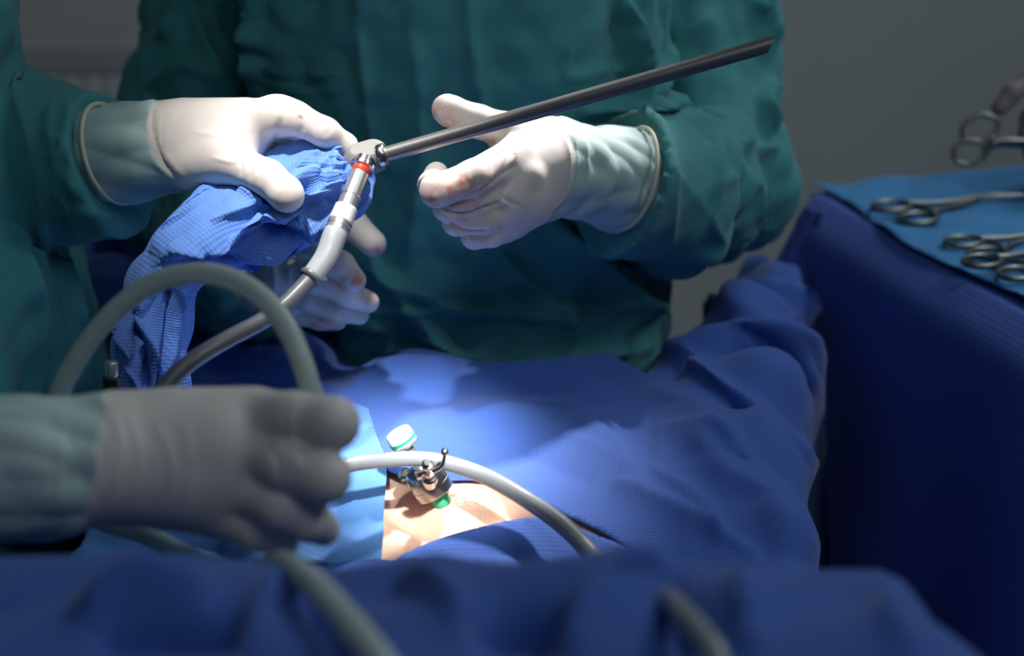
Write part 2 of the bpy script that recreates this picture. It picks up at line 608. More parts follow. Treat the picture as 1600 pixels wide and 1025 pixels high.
rad = empty('radiator', (-1.0, 3.24, 0.2))
tag(rad, 'white ribbed panel radiator on the back wall beside the surgeon', 'radiator')
rx0, rx1 = -1.75, -0.42
V, Fs = [], []
nr = 34
for i in range(nr * 6 + 1):
    x = rx0 + (rx1 - rx0) * i / (nr * 6)
    yy = 3.19 + 0.012 * math.cos(i / 6 * 2 * math.pi)
    V += [(x, yy, 0.22), (x, yy, 0.80)]
    if i: Fs.append([2 * i - 2, 2 * i, 2 * i + 1, 2 * i - 1])
pn = mesh('panel', V, Fs, M['radiator'], rad)
sm = pn.modifiers.new('thick', 'SOLIDIFY'); sm.thickness = 0.02; sm.offset = 1
box('top_grille', (rx0 - 0.01, 3.17, 0.80), (rx1 + 0.01, 3.25, 0.86), M['radiator'], rad, 0.012)
box('back_plate', (rx0, 3.23, 0.22), (rx1, 3.255, 0.80), M['radiator'], rad, 0.004)
for x in (rx0 + 0.1, rx1 - 0.1):
    box('bracket', (x - 0.02, 3.255, 0.3), (x + 0.02, 3.299, 0.75), M['radiator'], rad)

# operating table under the drapes
ot = empty('operating_table', (0, 0.95, 0))
tag(ot, 'operating table carrying the patient, hidden under blue drapes', 'table')
box('mattress', (-0.26, 0.82, 0.80), (0.14, 1.10, 0.86), M['mattress'], ot, 0.02)
box('column', (-0.17, 0.87, 0.06), (0.05, 1.05, 0.80), M['steel'], ot, 0.02)
box('base', (-0.25, 0.80, 0.0), (0.13, 1.12, 0.06), M['steel'], ot, 0.02)

# ------------------------------------------------------------------ patient and drapes
TOP = [(-1.2, 1.50), (-0.40, 1.50), (-0.25, 1.44), (-0.165, 1.24), (-0.10, 1.165), (0.10, 1.155), (0.135, 1.21), (0.19, 1.31),
       (0.245, 1.44), (0.228, 1.49), (0.226, 1.40), (0.180, 1.20), (0.162, 1.00), (0.158, 0.72), (-0.330, 0.72), (-0.320, 0.95), (-0.310, 1.10), (-0.36, 1.20), (-0.50, 1.30), (-1.2, 1.32)]


def poly_sd(x, y, poly):
    P = np.array(poly, float)
    d = np.full(x.shape, 1e9); ins = np.zeros(x.shape, bool)
    for i in range(len(P)):
        a, b = P[i], P[(i + 1) % len(P)]
        ba = b - a
        h = np.clip(((x - a[0]) * ba[0] + (y - a[1]) * ba[1]) / (ba @ ba), 0, 1)
        d = np.minimum(d, np.hypot(x - a[0] - ba[0] * h, y - a[1] - ba[1] * h))
        c = (a[1] > y) != (b[1] > y)
        with np.errstate(divide='ignore', invalid='ignore'):
            xi = (b[0] - a[0]) * (y - a[1]) / (b[1] - a[1]) + a[0]
        ins ^= c & (x < xi)
    return np.where(ins, -d, d)


def poly_near(x, y, poly):
    P = np.array(poly, float)
    best = np.full(x.shape, 1e9); qx = x.copy(); qy = y.copy()
    for i in range(len(P)):
        a, b = P[i], P[(i + 1) % len(P)]
        ba = b - a
        h = np.clip(((x - a[0]) * ba[0] + (y - a[1]) * ba[1]) / (ba @ ba + 1e-12), 0, 1)
        cx, cy = a[0] + ba[0] * h, a[1] + ba[1] * h
        d = np.hypot(x - cx, y - cy)
        m = d < best
        best = np.where(m, d, best); qx = np.where(m, cx, qx); qy = np.where(m, cy, qy)
    return best, qx, qy


def belly(x, y):
    z = 0.992 + 0.022 * np.exp(-((x + 0.02) / 0.22) ** 2 - ((y - 0.98) / 0.13) ** 2)
    z = z - 0.10 * np.clip((0.90 - y) / 0.1, 0, 2) ** 2 * 0.35
    return z


def base_z(x, y):
    sd = poly_sd(x, y, TOP)
    s = np.clip(sd + 0.012, 0, None)
    drop = np.where(s < 0.03, s * s / 0.06 * 1.6, 0.024 + (s - 0.03) * 9.0)
    return np.maximum(belly(x, y) - drop, 0.12)


def hit(px, py, lift=0.0):
    """where the ray of a pixel meets the resting surface of patient and drapes"""
    px, py = np.atleast_1d(np.array(px, float)), np.atleast_1d(np.array(py, float))
    z = np.full(px.shape, 1.0)
    for _ in range(25):
        u, v = (px - 800) / F, (512.5 - py) / F
        d = (z - CAM[2]) / (-SP + v * CP)
        x, y = d * u, d * (CP + v * SP)
        z = 0.5 * z + 0.5 * (belly(x, y) + lift)
    return np.stack([x, y], 1)


def hit_poly(pts):
    P = np.array(pts, float)
    return [tuple(q) for q in hit(P[:, 0], P[:, 1])]


def smooth_closed(pts, n=5):
    return [tuple(p) for p in catmull(pts, n)]


def sheet(name, zf, xr, yr, h, mat, keep=None, hole=None, parent=None, thick=0.0008, fine_u=None, specs=(), marks=None, reach=1.0):
    """a cloth lying on the scene: a grid over x, y with clean cut outlines. keep / hole are polygons in the ground plane"""
    xs = np.arange(xr[0], xr[1] + h, h); ys = np.arange(yr[0], yr[1] + h, h)
    X, Y = np.meshgrid(xs, ys, indexing='ij')
    x, y = X.ravel(), Y.ravel()
    nx, ny = X.shape
    dead = np.zeros(x.shape, bool)
    for poly, inside_dead in ((keep, False), (hole, True)):
        if poly is None: continue
        sd = poly_sd(x, y, poly)
        near, qx, qy = poly_near(x, y, poly)
        snap = near < 0.71 * h
        x = np.where(snap, qx, x); y = np.where(snap, qy, y)
        dead |= ((sd < 0) if inside_dead else (sd > 0)) & ~snap
    idx = np.arange(nx * ny).reshape(nx, ny)
    q = np.stack([idx[:-1, :-1], idx[1:, :-1], idx[1:, 1:], idx[:-1, 1:]], -1).reshape(-1, 4)
    q = q[~dead[q].any(1)]
    z = zf(x, y)
    P = np.stack([x, y, z], 1)
    used = np.unique(q)
    remap = -np.ones(len(P), int); remap[used] = np.arange(len(used))
    P = P[used]; q = remap[q]
    if specs:
        N = normals(P, q)
        a, b, d = project(P)
        f = folds(a, b, specs) * 1.9
        P = P + N * f[:, None]
    # arc length like uv so the weave keeps its size on steep parts
    uv = np.stack([P[:, 0], P[:, 1] - P[:, 2] * 0.8], 1)
    o = mesh(name, P, q, mat, parent, uv=uv, marks=None if marks is None else marks(P))
    if thick:
        s = o.modifiers.new('thickness', 'SOLIDIFY'); s.thickness = thick; s.offset = 1
    return o


HOLE_PX = [(604, 736), (640, 748), (690, 752), (735, 751), (768, 756), (815, 772), (860, 795), (925, 826), (975, 856), (1012, 890)]
hole_xy = hit_poly(smooth_closed(HOLE_PX, 4)) + [(0.10, 0.86), (-0.35, 0.86)] + hit_poly([(470, 760), (540, 736)])

# skin valley running past the port
VAL = [(560, 736), (612, 762), (645, 794), (692, 812), (760, 794), (825, 782), (880, 772)]
VALW = hit(np.array([p[0] for p in VAL], float), np.array([p[1] for p in VAL], float))


def skin_z(x, y):
    z = belly(x, y) - 0.004
    sd, t = seg_sd(x, y, VALW)
    z = z - 0.015 * np.exp(-(sd / 0.013) ** 2) * np.sin(np.clip(t, 0.02, 0.98) * math.pi) ** 0.6
    front = np.exp(-((sd + 0.0) / 0.04) ** 2)
    out = np.clip(poly_sd(x, y, hole_xy) - 0.006, 0, 0.03)
    return z + 0.002 * front - out * 0.6


def skin_marks(P):
    a, b, d = project(P)
    out = np.zeros((len(P), 3))
    for (x, y, r, s) in ((720, 778, 26, 0.8), (760, 782, 30, 0.7), (800, 776, 30, 0.6), (690, 790, 14, 0.8), (838, 770, 20, 0.6)):
        out[:, 0] = np.maximum(out[:, 0], s * np.exp(-(((a - x) / r) ** 2 + ((b - y) / 7) ** 2)))
    return out


pat = empty('person', (-0.1, 0.98, 0.86))
tag(pat, 'person lying under blue drapes with a strip of bare abdomen showing around the port', 'person')


def body_mesh():
    h = 0.003
    xs = np.arange(-0.25, 0.150, h); ys = np.arange(0.835, 1.13, h)
    X, Y = np.meshgrid(xs, ys, indexing='ij')
    x, y = X.ravel(), Y.ravel()
    z = skin_z(x, y)
    e = np.minimum(np.minimum(x + 0.25, 0.150 - x) / 0.05, np.minimum(y - 0.835, 1.13 - y) / 0.05)
    e = np.clip(e, 0, 1)
    zt = 0.88 + (z - 0.88) * np.sqrt(1 - (1 - e) ** 2)
    n = len(x)
    idx = np.arange(n).reshape(X.shape)
    q = np.stack([idx[:-1, :-1], idx[1:, :-1], idx[1:, 1:], idx[:-1, 1:]], -1).reshape(-1, 4)
    V = np.vstack([np.stack([x, y, zt], 1), np.stack([x, y, np.full(n, 0.862) + 0.018 * (1 - np.sqrt(1 - (1 - e) ** 2))], 1)])
    return V, np.vstack([q, q[:, ::-1] + n])


V, Q = body_mesh()
mesh('body', V, Q, M['skin'], pat, marks=skin_marks(V))

MAIN_FOLDS = [
    # crumpled legs end of the drape
    ([(1048, 572), (1100, 556), (1167, 541), (1215, 575), (1266, 640)], 13, 26, 60),
    ([(1055, 570), (1101, 607), (1154, 653), (1185, 690), (1262, 755)], 10, 40, 30),
    ([(1167, 541), (1213, 613), (1243, 679), (1282, 750)], 12, 30, 34),
    ([(1060, 520), (1110, 492), (1165, 500), (1240, 530)], 12, 20, 26),
    ([(1120, 480), (1200, 465), (1262, 500)], 9, 20, 24),
    ([(1140, 500), (1190, 545), (1262, 585)], 9, 18, 24),
    ([(1235, 420), (1225, 470), (1262, 520)], 8, 20, 20),
    ([(1080, 700), (1130, 760), (1210, 800), (1270, 870)], 6, 50, 30),
    ([(1020, 680), (1090, 690), (1150, 705)], 5, 26, 60),
    ([(1010, 620), (1060, 640), (1130, 700), (1190, 770)], 5, 40, 40),
    ([(960, 760), (1040, 800), (1130, 850), (1190, 880)], 5, 30, 34),
    ([(1010, 740), (1090, 800), (1120, 860)], 4, 20, 20),
    # rolls along the surgeon's belly
    ([(540, 600), (600, 588), (660, 582), (740, 606), (820, 612), (920, 590), (1045, 566)], 9, 16, 40),
    ([(520, 640), (575, 612), (640, 598), (700, 604)], 6, 18, 30),
    ([(560, 640), (640, 622), (730, 622), (850, 612), (960, 600)], 3, 24, 40),
    ([(700, 690), (800, 700), (930, 760)], -2, 40, 40),
    ([(600, 660), (760, 655), (900, 690), (1010, 760)], 1.6, 30, 50),
    ([(880, 640), (960, 700), (1010, 780)], 2.5, 40, 40),
    # far end at the assistant's side
    ([(90, 400), (170, 372), (250, 395), (330, 440)], 16, 26, 46),
    ([(110, 470), (190, 440), (280, 455), (380, 500)], 10, 24, 40),
    ([(120, 520), (220, 500), (330, 520), (470, 560)], 9, 24, 34),
    ([(330, 480), (420, 520), (520, 575)], 8, 20, 40),
    ([(380, 570), (470, 545), (560, 560)], 7, 20, 26),
    ([(300, 610), (420, 600), (540, 625)], 5, 24, 24),
]


def main_z(x, y):
    z = base_z(x, y)
    P = np.stack([x, y, z * 0.6], 1)
    w = np.clip((np.abs(x - 0.0) - 0.10) / 0.1, 0, 1) * 0.8 + 0.2 * np.clip((y - 1.0) / 0.1, 0, 1)
    # hanging pleats where the cloth falls
    hang = np.clip((0.985 - z) / 0.12, 0, 1)
    pl = np.sin(x * 52 + 1.7 * np.sin(y * 9) + y * 21) * 0.5 + 0.5
    return z + crumple(P, 3.6, 0.040, 4, 0.012, 5) * w * (1 - 0.7 * hang) + crumple(P, 8.0, 0.010, 9, 0.01, 5) * w - hang * 0.02 * pl


drape = sheet('surgical_drape', main_z, (-1.3, 0.34), (0.80, 1.62), 0.003, M['drape'], hole=hole_xy, specs=MAIN_FOLDS)
tag(drape, 'large creased blue drape spread over the patient up to the surgeon, with soft folds', 'drape')

LEFT_PX = [(574, 644), (588, 690), (604, 734), (601, 800), (594, 892)]
lp = hit_poly(smooth_closed(LEFT_PX, 4)) + [(-0.25, 0.84)] + hit_poly([(300, 640), (420, 622), (500, 628)])


def left_z(x, y):
    P = np.stack([x, y, x * 0], 1)
    w = np.clip((-0.09 - x) / 0.05, 0, 1)
    return belly(x, y) + 0.0045 + crumple(P, 7.0, 0.012, 21, 0.02, 4) * w + crumple(P, 3.0, 0.01, 22, 0.03, 3) * w


d2 = sheet('surgical_drape', left_z, (-0.36, -0.04), (0.82, 1.14), 0.0025, M['drape_light'], keep=lp, thick=0.0007,
           specs=[([(430, 700), (500, 720), (560, 735)], 2, 16, 20), ([(420, 640), (500, 700), (560, 800)], 2.5, 24, 26),
                  ([(350, 860), (385, 815), (430, 800)], 5, 12, 16), ([(400, 880), (480, 840), (560, 850)], 2, 18, 18)])
tag(d2, 'light blue adhesive drape left of the bare skin, straight edge beside the port', 'drape')

LOW_PX = [(618, 892), (628, 878), (670, 860), (720, 845), (780, 831), (838, 825), (886, 834), (925, 846), (965, 862), (1020, 896)]
lo2 = hit_poly(smooth_closed(LOW_PX, 4)) + [(0.165, 0.84), (0.165, 0.70), (-0.26, 0.70), (-0.26, 0.865), (-0.115, 0.865)]


def low_z(x, y):
    P = np.stack([x, y, x * 0], 1)
    s = np.clip(0.86 - y, 0, None)
    fall = np.where(s < 0.04, s * s / 0.08, 0.02 + (s - 0.04) * 5.0)
    return belly(x, np.maximum(y, 0.86)) + 0.004 + crumple(P, 5, 0.004, 31, 0.03, 4) - fall * (1 + 0.15 * np.sin(x * 60))


d3 = sheet('surgical_drape', low_z, (-0.27, 0.17), (0.70, 1.0), 0.0022, M['drape'], keep=lo2, thick=0.0007)
tag(d3, 'narrow blue drape with curved edge over the lower rim of the bare skin', 'drape')

# ------------------------------------------------------------------ raised drape in front
FRONT_TOP = [(-0.9, 0.602), (-0.16, 0.600), (-0.09, 0.606), (-0.02, 0.590), (0.045, 0.588), (0.142, 0.580), (0.150, 0.545), (0.175, 0.50), (0.20, 0.30), (-0.9, 0.30)]


def front_z(x, y):
    sd = poly_sd(x, y, FRONT_TOP)
    s = np.clip(sd + 0.02, 0, None)
    drop = np.where(s < 0.03, s * s / 0.06, 0.015 + (s - 0.03) * 7)
    z = 1.141 - drop
    P = np.stack([x, y, x * 0], 1)
    z = z + crumple(P, 6.5, 0.007, 52, 0.02, 4) + crumple(P, 3.0, 0.005, 53, 0.05, 3)
    return np.maximum(z, 0.25)


FR = [([(385, 1020), (400, 960), (425, 910), (450, 892)], 4, 22, 50),
      ([(470, 900), (520, 960), (560, 1030)], -9, 30, 40),
      ([(640, 900), (700, 960), (740, 1030)], 8, 60, 40),
      ([(880, 1030), (930, 960), (985, 900), (1040, 895)], 9, 34, 60),
      ([(1040, 900), (1060, 960), (1080, 1030)], -7, 30, 40),
      ([(1150, 900), (1160, 960), (1180, 1030)], 6, 50, 40),
      ([(1375, 910), (1385, 960), (1420, 1030)], 5, 40, 40),
      ([(130, 960), (200, 930), (330, 925)], 8, 30, 40),
      ([(150, 1000), (280, 985), (390, 990)], -10, 30, 30),
      ([(720, 1000), (800, 985), (880, 1000)], -9, 34, 34)]
fd = sheet('surgical_drape', front_z, (-0.85, 0.30), (0.20, 0.70), 0.0035, M['drape'], specs=FR)
tag(fd, 'blurred blue drape nearest the camera, raised across the bottom of the photo', 'drape')

# ------------------------------------------------------------------ instrument table
TZ = 1.043
A = on_plane(1272, 298, TZ); Bq = on_plane(1620, 492, TZ)
e1 = (Bq - A); L1 = np.linalg.norm(e1); e1 = e1 / L1
e2 = np.array([-e1[1], e1[0], 0.0])
if e2[0] < 0: e2 = -e2
far = on_plane(1600, 254, TZ)
L1b, L2b = L1 + 0.15, 0.75

tb = empty('instrument_table', tuple(A + e1 * L1b / 2 + e2 * L2b / 2 - np.array([0, 0, TZ])))
tag(tb, 'instrument table with dark steel legs under blue covers at the right', 'table')


def quad_box(name, a0, a1, b0, b1, z0, z1, mat, parent):
    c = [A + e1 * p + e2 * q for p, q in ((a0, b0), (a1, b0), (a1, b1), (a0, b1))]
    V = [(p[0], p[1], z0) for p in c] + [(p[0], p[1], z1) for p in c]
    return mesh(name, V, [[0, 3, 2, 1], [4, 5, 6, 7], [0, 1, 5, 4], [1, 2, 6, 5], [2, 3, 7, 6], [3, 0, 4, 7]], mat, parent, smooth=False)


quad_box('table_top', 0.012, L1b - 0.012, 0.012, L2b - 0.012, TZ - 0.035, TZ - 0.006, M['steel'], tb)
for p, q in ((0.05, 0.05), (L1b - 0.05, 0.05), (0.05, L2b - 0.05), (L1b - 0.05, L2b - 0.05)):
    quad_box('leg', p - 0.015, p + 0.015, q - 0.015, q + 0.015, 0.0, TZ - 0.035, M['dark_steel'], tb)

# dark skirt drape: top sheet and the falling side towards the camera
def skirt():
    nu, nv = 170, 160
    V = []; uv = []
    for i in range(nu + 1):
        s = i / nu * (L1b + 0.02)
        for j in range(nv + 1):
            if j < 8:                       # lies on the table top below the cover
                inn, dz, out = 0.05 * (1 - j / 8), 0.0, 0.0
            else:
                dz = ((j - 8) / (nv - 8)) ** 1.3 * 0.88
                inn = 0.0
                out = 0.026 * math.sin(min(1, dz / 0.032) * math.pi / 2)
            k = max(0.0, 1 - s / (L1b + 0.02))
            along = s + (0.03 * min(1, dz / 0.05) + 0.34 * max(0, dz - 0.02)) * k
            pl = math.sin(along * 34 + dz * 4) * 0.5 + math.sin(along * 17 - dz * 3 + 1) * 0.5
            out += (0.006 + 0.03 * dz) * pl * min(1, dz / 0.12)
            p = A + e1 * along - e2 * (out - inn)
            V.append((p[0], p[1], TZ - 0.003 - dz)); uv.append((along, dz))
    V = np.array(V)
    V[:, 2] += wobble(V, 14, 5) * 0.003 - 0.002
    idx = np.arange((nu + 1) * (nv + 1)).reshape(nu + 1, nv + 1)
    q = np.stack([idx[:-1, :-1], idx[1:, :-1], idx[1:, 1:], idx[:-1, 1:]], -1).reshape(-1, 4)
    return V, q, np.array(uv)


tdr = empty('table_drape', tuple(A))
tag(tdr, 'dark blue drape hanging to the floor around the instrument table, folded at its corner', 'drape')
V, Q, uv = skirt()
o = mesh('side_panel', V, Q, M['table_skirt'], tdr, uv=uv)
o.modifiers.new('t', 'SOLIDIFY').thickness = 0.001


def corner_tail():
    """the surplus of the corner hanging as a rounded fold that ends in a point"""
    n, m = 90, 90
    V = []; uv = []
    for i in range(n + 1):
        t = i / n
        dz = t * 0.285
        w = 0.010 + 0.017 * min(1, t * 4) - 0.022 * max(0, (t - 0.5) / 0.5) ** 1.4
        c = A + e1 * (0.004 + 0.03 * t) - e2 * (0.022 + 0.02 * min(1, t * 4)) + np.array([0.020, -0.014, 0])
        for j in range(m + 1):
            a = j / m * 2 - 1
            x = a * w
            bulge = math.cos(a * math.pi / 2) ** 0.8 * 0.022 + 0.004 * math.cos(a * 9 + t * 2)
            p = c + np.array([1, 0, 0]) * x - np.array([0, 1, 0]) * bulge
            tip = 0.03 * abs(a) ** 1.2 * t
            V.append((p[0], p[1], TZ - 0.006 - dz + tip)); uv.append((x, dz))
    V = np.array(V)
    idx = np.arange((n + 1) * (m + 1)).reshape(n + 1, m + 1)
    q = np.stack([idx[:-1, :-1], idx[1:, :-1], idx[1:, 1:], idx[:-1, 1:]], -1).reshape(-1, 4)
    return V, q, np.array(uv)


V, Q, uv = corner_tail()
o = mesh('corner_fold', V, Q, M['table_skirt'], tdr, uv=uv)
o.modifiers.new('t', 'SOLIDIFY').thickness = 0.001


def left_side():
    nu, nv = 120, 60
    V = []; uv = []
    for i in range(nu + 1):
        s = i / nu * L2b
        for j in range(nv + 1):
            dz = j / nv * 0.9
            o_ = 0.006 + (0.012 + 0.03 * dz) * (math.sin(s * 40 + dz * 2) * 0.5 + 0.5) * min(1, dz / 0.1)
            p = A + e2 * s - e1 * (o_ - 0.03 * min(1, dz * 8) * (1 if s < 0.08 else 0.3))
            V.append((p[0], p[1], TZ - 0.004 - dz)); uv.append((s, dz))
    idx = np.arange((nu + 1) * (nv + 1)).reshape(nu + 1, nv + 1)
    q = np.stack([idx[:-1, :-1], idx[1:, :-1], idx[1:, 1:], idx[:-1, 1:]], -1).reshape(-1, 4)
    return np.array(V), q[:, ::-1], np.array(uv)


V, Q, uv = left_side()
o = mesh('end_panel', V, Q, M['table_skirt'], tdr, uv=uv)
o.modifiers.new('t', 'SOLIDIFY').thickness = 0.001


def cover():
    nu, nv = 160, 160
    V = []; uv = []
    for i in range(nu + 1):
        for j in range(nv + 1):
            a = -0.012 + i / nu * (L1b + 0.02)
            b = 0.004 + j / nv * (L2b)
            wav = 0.006 * math.sin(a * 21 + 1)
            b2 = b + wav * (1 - j / nv)
            p = A + e1 * a + e2 * b2
            if a < 0.0: p = p + np.array([-0.006, 0, 0.0])
            V.append((p[0], p[1], TZ)); uv.append((a, b))
    V = np.array(V)
    V[:, 2] += 0.0015 + crumple(V, 6, 0.004, 71, 0.02, 4)
    idx = np.arange((nu + 1) * (nv + 1)).reshape(nu + 1, nv + 1)
    q = np.stack([idx[:-1, :-1], idx[1:, :-1], idx[1:, 1:], idx[:-1, 1:]], -1).reshape(-1, 4)
    return V, q, np.array(uv)


V, Q, uv = cover()
o = mesh('table_cover', V, Q, M['table_top'], uv=uv)
o.modifiers.new('t', 'SOLIDIFY').thickness = 0.001
tag(o, 'bright blue cover sheet lying flat on the instrument table under the clamps', 'cover')


# clamps: local x from the rings (0) to the jaws (length), y across
def clamp(name, label, base, tip, spread=0.016, length=None, z=0.006, curved=0.0, group=None, up=(0, 0, 1), s=1.0):
    base, tip = np.array(base, float), np.array(tip, float)
    ax = tip - base
    Lg = np.linalg.norm(ax) if length is None else length
    ax = ax / np.linalg.norm(ax)
    up = np.array(up, float); up = up - ax * up.dot(ax); up /= np.linalg.norm(up)
    sd = np.cross(up, ax)
    root = empty(name, tuple(base))
    tag(root, label, 'clamp' if 'clamp' in name else 'scissors', group)

    def g(x, y, h=0.0): return base + ax * x + sd * y + up * (z * 0 + h)
    rl, rw = 0.0155 * s, 0.0115 * s
    for sg in (1, -1):
        pts = [g(rl * (1 - math.cos(t)), sg * (spread + rw * math.sin(t)) , 0.001 * sg) for t in np.linspace(0, 2 * math.pi, 29)[:-1]]
        pts.append(pts[0])
        V, fs = tube_geo(np.array(pts), 0.0021 * s, 12, False)
        mesh('finger_ring', V, fs, M['dark_steel'], root)
        jx = Lg * 0.70
        sp = [g(rl * 1.95, sg * spread * 0.95, 0.001 * sg), g(rl * 2.6, sg * spread * 0.62, 0.001 * sg), g(Lg * 0.45, sg * 0.0042, 0.001 * sg), g(jx, 0, 0.0012 * sg)]
        tube('shank', sp, [0.0028 * s, 0.0024 * s, 0.0021 * s, 0.0026 * s], M['dark_steel'], root, 12)
        jp = [g(jx, 0, 0.0012 * sg), g(jx + (Lg - jx) * 0.35, -sg * 0.0016, 0), g(jx + (Lg - jx) * 0.75, -sg * 0.0014 + curved * 0.4, 0), g(Lg, -sg * 0.0008 + curved, 0)]
        tube('jaw', jp, [0.0030 * s, 0.0026 * s, 0.0020 * s, 0.0013 * s], M['steel'], root, 12)
    tube('ratchet', [g(rl * 2.25, spread * 0.75), g(rl * 2.3, 0), g(rl * 2.25, -spread * 0.75)], 0.0019 * s, M['dark_steel'], root, 10, 4)
    lathe('joint_screw', g(Lg * 0.70, 0, -0.004), g(Lg * 0.70, 0, 0.004), [(0, 0.002), (0.0005, 0.003), (0.0075, 0.003), (0.008, 0.002)], M['steel'], root, 20)
    return root


zt = TZ + 0.006
G = 'clamps lying on the instrument table'
clamp('surgical_clamp', 'curved-tip steel clamp lying alone on the blue instrument table, nearest its pointed corner',
      on_plane(1388, 336, zt), on_plane(1588, 301, zt), 0.017, curved=-0.010, group=G, s=1.15)
clamp('surgical_clamp', 'steel clamp in the pair at the table edge, the one farther from the near edge',
      on_plane(1500, 391, zt), on_plane(1690, 356, zt), 0.014, group=G, s=1.05)
clamp('surgical_clamp', 'steel clamp in the pair at the table edge, its ring closest to the near edge',
      on_plane(1542, 424, zt + 0.002), on_plane(1720, 368, zt), 0.016, group=G, s=1.1)

# ------------------------------------------------------------------ people
def glove_hand(parent, palm, fingers, cuffline, fspecs=(), stains=(), cuff_cut=None, h=0.0016, palm_k=0.012, join_k=0.007, mat='glove', rim=None, wr=0.0, knuckles=()):
    """palm: capsules ((px,py,d,r_mm),(px,py,d,r_mm)); fingers: lists of joints (px,py,d,r_mm); cuffline: capsules of wrist and cuff"""
    def conv(q): return W(q[0], q[1], q[2]), q[3] * 0.001
    allp = []
    for seq in list(palm) + list(cuffline) + list(fingers):
        for q in seq: allp.append((conv(q)[0], q[3] * 0.001))
    lo = np.min([p - r for p, r in allp], 0) - 0.006
    hi = np.max([p + r for p, r in allp], 0) + 0.006

    def fn(X):
        D = None
        for a, b in palm:
            (pa, ra), (pb, rb) = conv(a), conv(b)
            c = cone(X, pa, pb, ra, rb)
            D = c if D is None else smin(D, c, palm_k)
        for seq in cuffline:
            for a, b in zip(seq[:-1], seq[1:]):
                (pa, ra), (pb, rb) = conv(a), conv(b)
                D = smin(D, cone(X, pa, pb, ra, rb), 0.010)
        for q in knuckles:
            p, r = conv(q)
            D = smin(D, np.sqrt((X[0] - p[0]) ** 2 + (X[1] - p[1]) ** 2 + (X[2] - p[2]) ** 2) - r, 0.006)
        FD = None
        for seq in fingers:
            f = None
            for a, b in zip(seq[:-1], seq[1:]):
                (pa, ra), (pb, rb) = conv(a), conv(b)
                c = cone(X, pa, pb, ra, rb)
                f = c if f is None else smin(f, c, 0.0035)
            FD = f if FD is None else smin(FD, f, 0.0012)
        return smin(D, FD, join_k)
    V, Q = surface_net(fn, lo, hi, h)
    V = relax(V, Q, 2, 0.4)
    N = normals(V, Q)
    a, b, d = project(V)
    view = V - CAM; view /= np.linalg.norm(view, axis=1)[:, None]
    face = np.clip(-(N * view).sum(1) * 2.0 + 0.2, 0, 1)
    V = V + N * (folds(a, b, fspecs) * face)[:, None]
    marks = np.zeros((len(V), 3))
    for (x, y, r, s) in stains:
        marks[:, 0] = np.maximum(marks[:, 0], min(1.0, s * 1.5) * np.exp(-(((a - x) ** 2 + (b - y) ** 2) / r ** 2)) * face)
    if cuff_cut is not None:
        sd, t = seg_sd(a, b, catmull(cuff_cut, 5))
        marks[:, 1] = np.clip(-sd / 3.0 + 0.5, 0, 1)
        # loose wrinkles over the cuff
        V = V + N * ((marks[:, 1]) * crumple(V, 18, 0.0030, 5, 0.02, 4))[:, None]
    if wr:
        V = V + N * (crumple(V, 22, wr, 8, 0.05, 4))[:, None]
    g = mesh('glove', V, Q, M[mat], parent, marks=marks)
    if rim:
        c, n, r = rim
        n = np.array(n, float); n /= np.linalg.norm(n)
        e = np.cross(n, (0, 0, 1.0)); e /= np.linalg.norm(e); f = np.cross(n, e)
        t = np.linspace(0, 2 * math.pi, 65)[:, None]
        V2, f2 = tube_geo(c + (np.cos(t) * e + np.sin(t) * f) * r * (1 + 0.02 * np.sin(3 * t)), 0.0015, 10, False)
        mesh('rolled_rim', V2, f2, M['rim'], g)
    return g


def gown_mesh(parent, caps, ell, fspecs, lo, hi, h=0.004, k=0.035, cr=(5.0, 0.012), seed=3, fold_face=True, extra=None, cuts=()):
    def fn(X):
        D = None
        for e in ell:
            c = ellipsoid(X, *e)
            D = c if D is None else smin(D, c, 0.06)
        for a, b, ra, rb in caps:
            c = cone(X, a, b, ra, rb)
            D = c if D is None else smin(D, c, k)
        if extra: D = extra(X, D)
        for p, n, rad, rin in cuts:
            n = np.array(n, float); n /= np.linalg.norm(n)
            s_ = (X[0] - p[0]) * n[0] + (X[1] - p[1]) * n[1] + (X[2] - p[2]) * n[2]
            q_ = np.sqrt((X[0] - p[0]) ** 2 + (X[1] - p[1]) ** 2 + (X[2] - p[2]) ** 2)
            D = np.maximum(D, -np.maximum(-s_, q_ - rad))
            D = np.maximum(D, -cone(X, p, p - n * 0.008, rin, rin * 0.45))
        return D
    V, Q = surface_net(fn, lo, hi, h)
    V = relax(V, Q, 2, 0.4)
    N = normals(V, Q)
    calm = np.ones(len(V))
    for p, n, rad, rin in cuts:
        calm = np.minimum(calm, np.clip((np.linalg.norm(V - p, axis=1) - 0.05) / 0.06, 0.15, 1))
        n = np.array(n, float); n /= np.linalg.norm(n)
        inner = cone((V[:, 0], V[:, 1], V[:, 2]), p, p - n * 0.008, rin, rin * 0.45)
        calm = calm * np.clip((inner - 0.003) / 0.006, 0, 1)
    V = V + N * (calm * crumple(V, cr[0], cr[1], seed, 0.012, 4, bias=(1.0, 1.0, 0.55)))[:, None]
    V = V + N * (calm * crumple(V, cr[0] * 2.6, cr[1] * 0.33, seed + 1, 0.012, 4))[:, None]
    a, b, d = project(V)
    view = V - CAM; view /= np.linalg.norm(view, axis=1)[:, None]
    face = np.clip(-(N * view).sum(1) * 2.5, 0, 1)
    V = V + N * (folds(a, b, fspecs, 0.75) * face * 3.4 * calm)[:, None]
    return mesh('gown', V, Q, M['gown'], parent)


